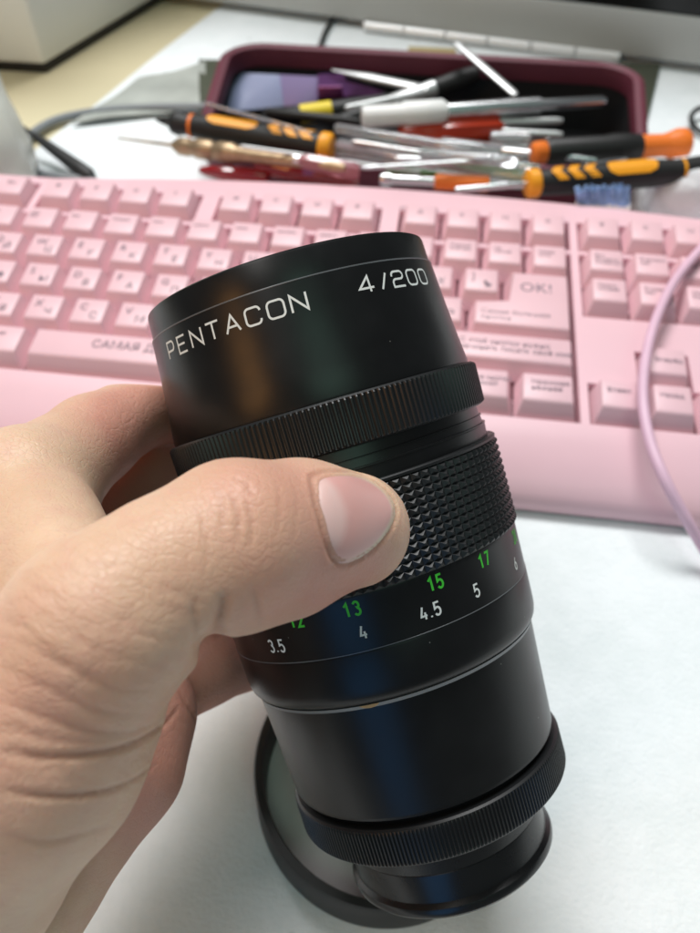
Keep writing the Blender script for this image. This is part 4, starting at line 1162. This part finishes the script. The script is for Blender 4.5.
v, f = box_along(0, ml, 0, 32, mz, 33, 0.12); obj('bezel', v - mo, f, M_greyp, mon)
v, f = box_along(3, ml - 3, 3, 30, 33.2, 320, 0.12); obj('screen', v - mo, f, M_screen, mon)
v, f = box_along(ml * 0.3, ml * 0.7, 10, 90, 0.4, mz - 0.2, 0); obj('foot', v - mo, f, M_greyp, mon)
# segmented metal strip lying along it
s0, s1 = T(364, 26, 4), T(620, 58, 4)
ms = thing('metal_strip', (s0 + s1) / 2, 'shiny segmented metal strip lying along the foot of the monitor', 'metal strip'); so = (s0 + s1) / 2
for k in range(6):
    a, b_ = s0 + (s1 - s0) * (k / 6 + 0.003), s0 + (s1 - s0) * ((k + 1) / 6 - 0.003)
    v, f = tube([a, (a + b_) / 2, b_], 3.4, 16); obj('segment', v - so, f, M_strip, ms)
v, f = tube([s0 + [0, 3, -1.8], so + [0, 3, -1.8], s1 + [0, 3, -1.8]], 2.0, 10); obj('backing_rod', v - so, f, M_clear, ms)

# white box top left
A = T(45, 66, 4); B = T(160, -4, 4); Cc = T(-60, 60, 4)
e1 = (B - A); e1[2] = 0; e2 = (Cc - A); e2[2] = 0
e1 /= np.linalg.norm(e1); e2 /= np.linalg.norm(e2)
pts = [A, A + e1 * 260, A + e1 * 260 + e2 * 220, A + e2 * 220]
wb = thing('device', pts[0] * np.array([1, 1, 0]) + [0, 0, -1.2], 'white boxy appliance with its bottom shadow built as a dark base in the top left corner', 'appliance'); wo = pts[0] * np.array([1, 1, 0]) + [0, 0, -1.2]
P2 = [(p[0], p[1]) for p in pts]
if sum(P2[i][0] * P2[(i + 1) % 4][1] - P2[(i + 1) % 4][0] * P2[i][1] for i in range(4)) < 0: P2 = P2[::-1]
v, f = prism(P2, 4.5, 190, 3.0, 3); obj('housing', v - wo, f, M_whitep, wb)
ce = np.mean(P2, axis=0); P3 = [tuple(ce + (np.array(p) - ce) * 0.995) for p in P2]
v, f = prism(P3, -1.0, 4.4, 0.5); obj('base', v - wo, f, M_screen, wb)  # black plinth put in for the shadow gap under the housing

# translucent bag at the left edge
bg0 = T(-52, 150, 20); lump('plastic_bag', bg0, (42, 45, 62), M_bag, 'pale translucent plastic bag at the left edge', 'bag', 11, 0.26)

# grey cable loop
gp = [T(215, 107, 5), T(150, 108, 3), T(95, 112, 2.8), T(52, 122, 2.8), T(22, 144, 2.8), T(20, 162, 2.8), T(42, 174, 2.8), T(92, 182, 2.8), T(150, 196, 2.8)]
v, f = tube(spline(gp, 80), 2.7, 12)
tag(obj('cable', v, f, M_greycable, origin=gp[3]), 'grey cable curving in a loop on the white cloth left of the case', 'cable')
# black probe
a, b_ = T(-30, 88, 24), T(92, 178, 4)
stick('probe', a, b_, [('lead', M_handle, [(0, 1.0), (0.5, 1.2), (0.55, 1.6)]), ('grip', M_handle, [(0.54, 1.8), (0.6, 2.6), (0.9, 4.2), (0.97, 4.4), (1.0, 3.0)])], 'black test probe slanting across the grey cable loop', 'probe')
# wrinkled grey film between cable and case
def sheet(pts, nxn, nyn, amp, seed, mt, name, label, cat, thick=0.5):
    a, b, c, d = [np.asarray(p, float) for p in pts]; r_ = random.Random(seed)
    ks = [(r_.uniform(2, 9), r_.uniform(2, 9), r_.uniform(0, 6)) for _ in range(6)]
    V = []; Fc = []
    for lay in (0, 1):
        for i in range(nxn + 1):
            for j in range(nyn + 1):
                u_, w_ = i / nxn, j / nyn
                p = a * (1 - u_) * (1 - w_) + b * u_ * (1 - w_) + c * u_ * w_ + d * (1 - u_) * w_
                z = sum(math.sin(k1 * u_ + k2 * w_ + ph) for k1, k2, ph in ks) / 6
                V.append(p + np.array([0, 0, amp * (z + 1) + 0.3 + lay * thick]))
    m_ = (nxn + 1) * (nyn + 1)
    for i in range(nxn):
        for j in range(nyn):
            q = i * (nyn + 1) + j; w = (q, q + nyn + 1, q + nyn + 2, q + 1)
            Fc.append(w[::-1]); Fc.append(tuple(x + m_ for x in w))
    cc_ = (a + c) / 2
    return tag(obj(name, V, Fc, mt, origin=cc_), label, cat)
sheet([T(72, 128), T(140, 84), T(206, 66), T(206, 112)], 14, 10, 2.2, 5, M_greyfilm, 'plastic_film', 'crumpled grey plastic film left of the olive board', 'film')
# black cable loop at the right edge
th_ = np.linspace(0, 2 * math.pi, 40)
lc = T(716, 122, 5)
v, f = tube([lc + np.array([15 * math.cos(q), 17 * math.sin(q), 2 * math.sin(q)]) for q in th_], 1.6, 10)
tag(obj('cable', v, f, M_handle, origin=lc), 'black cable loop cut off by the right edge, behind the orange knob', 'cable')
# dark cord running behind the case
gp = [T(318, 52, 3), T(326, 30, 3), T(338, 10, 3), T(352, -12, 3)]
v, f = tube(spline(gp, 30), 1.8, 10)
tag(obj('cord', v, f, M_handle, origin=gp[1]), 'dark cord between the case and the monitor', 'cord')
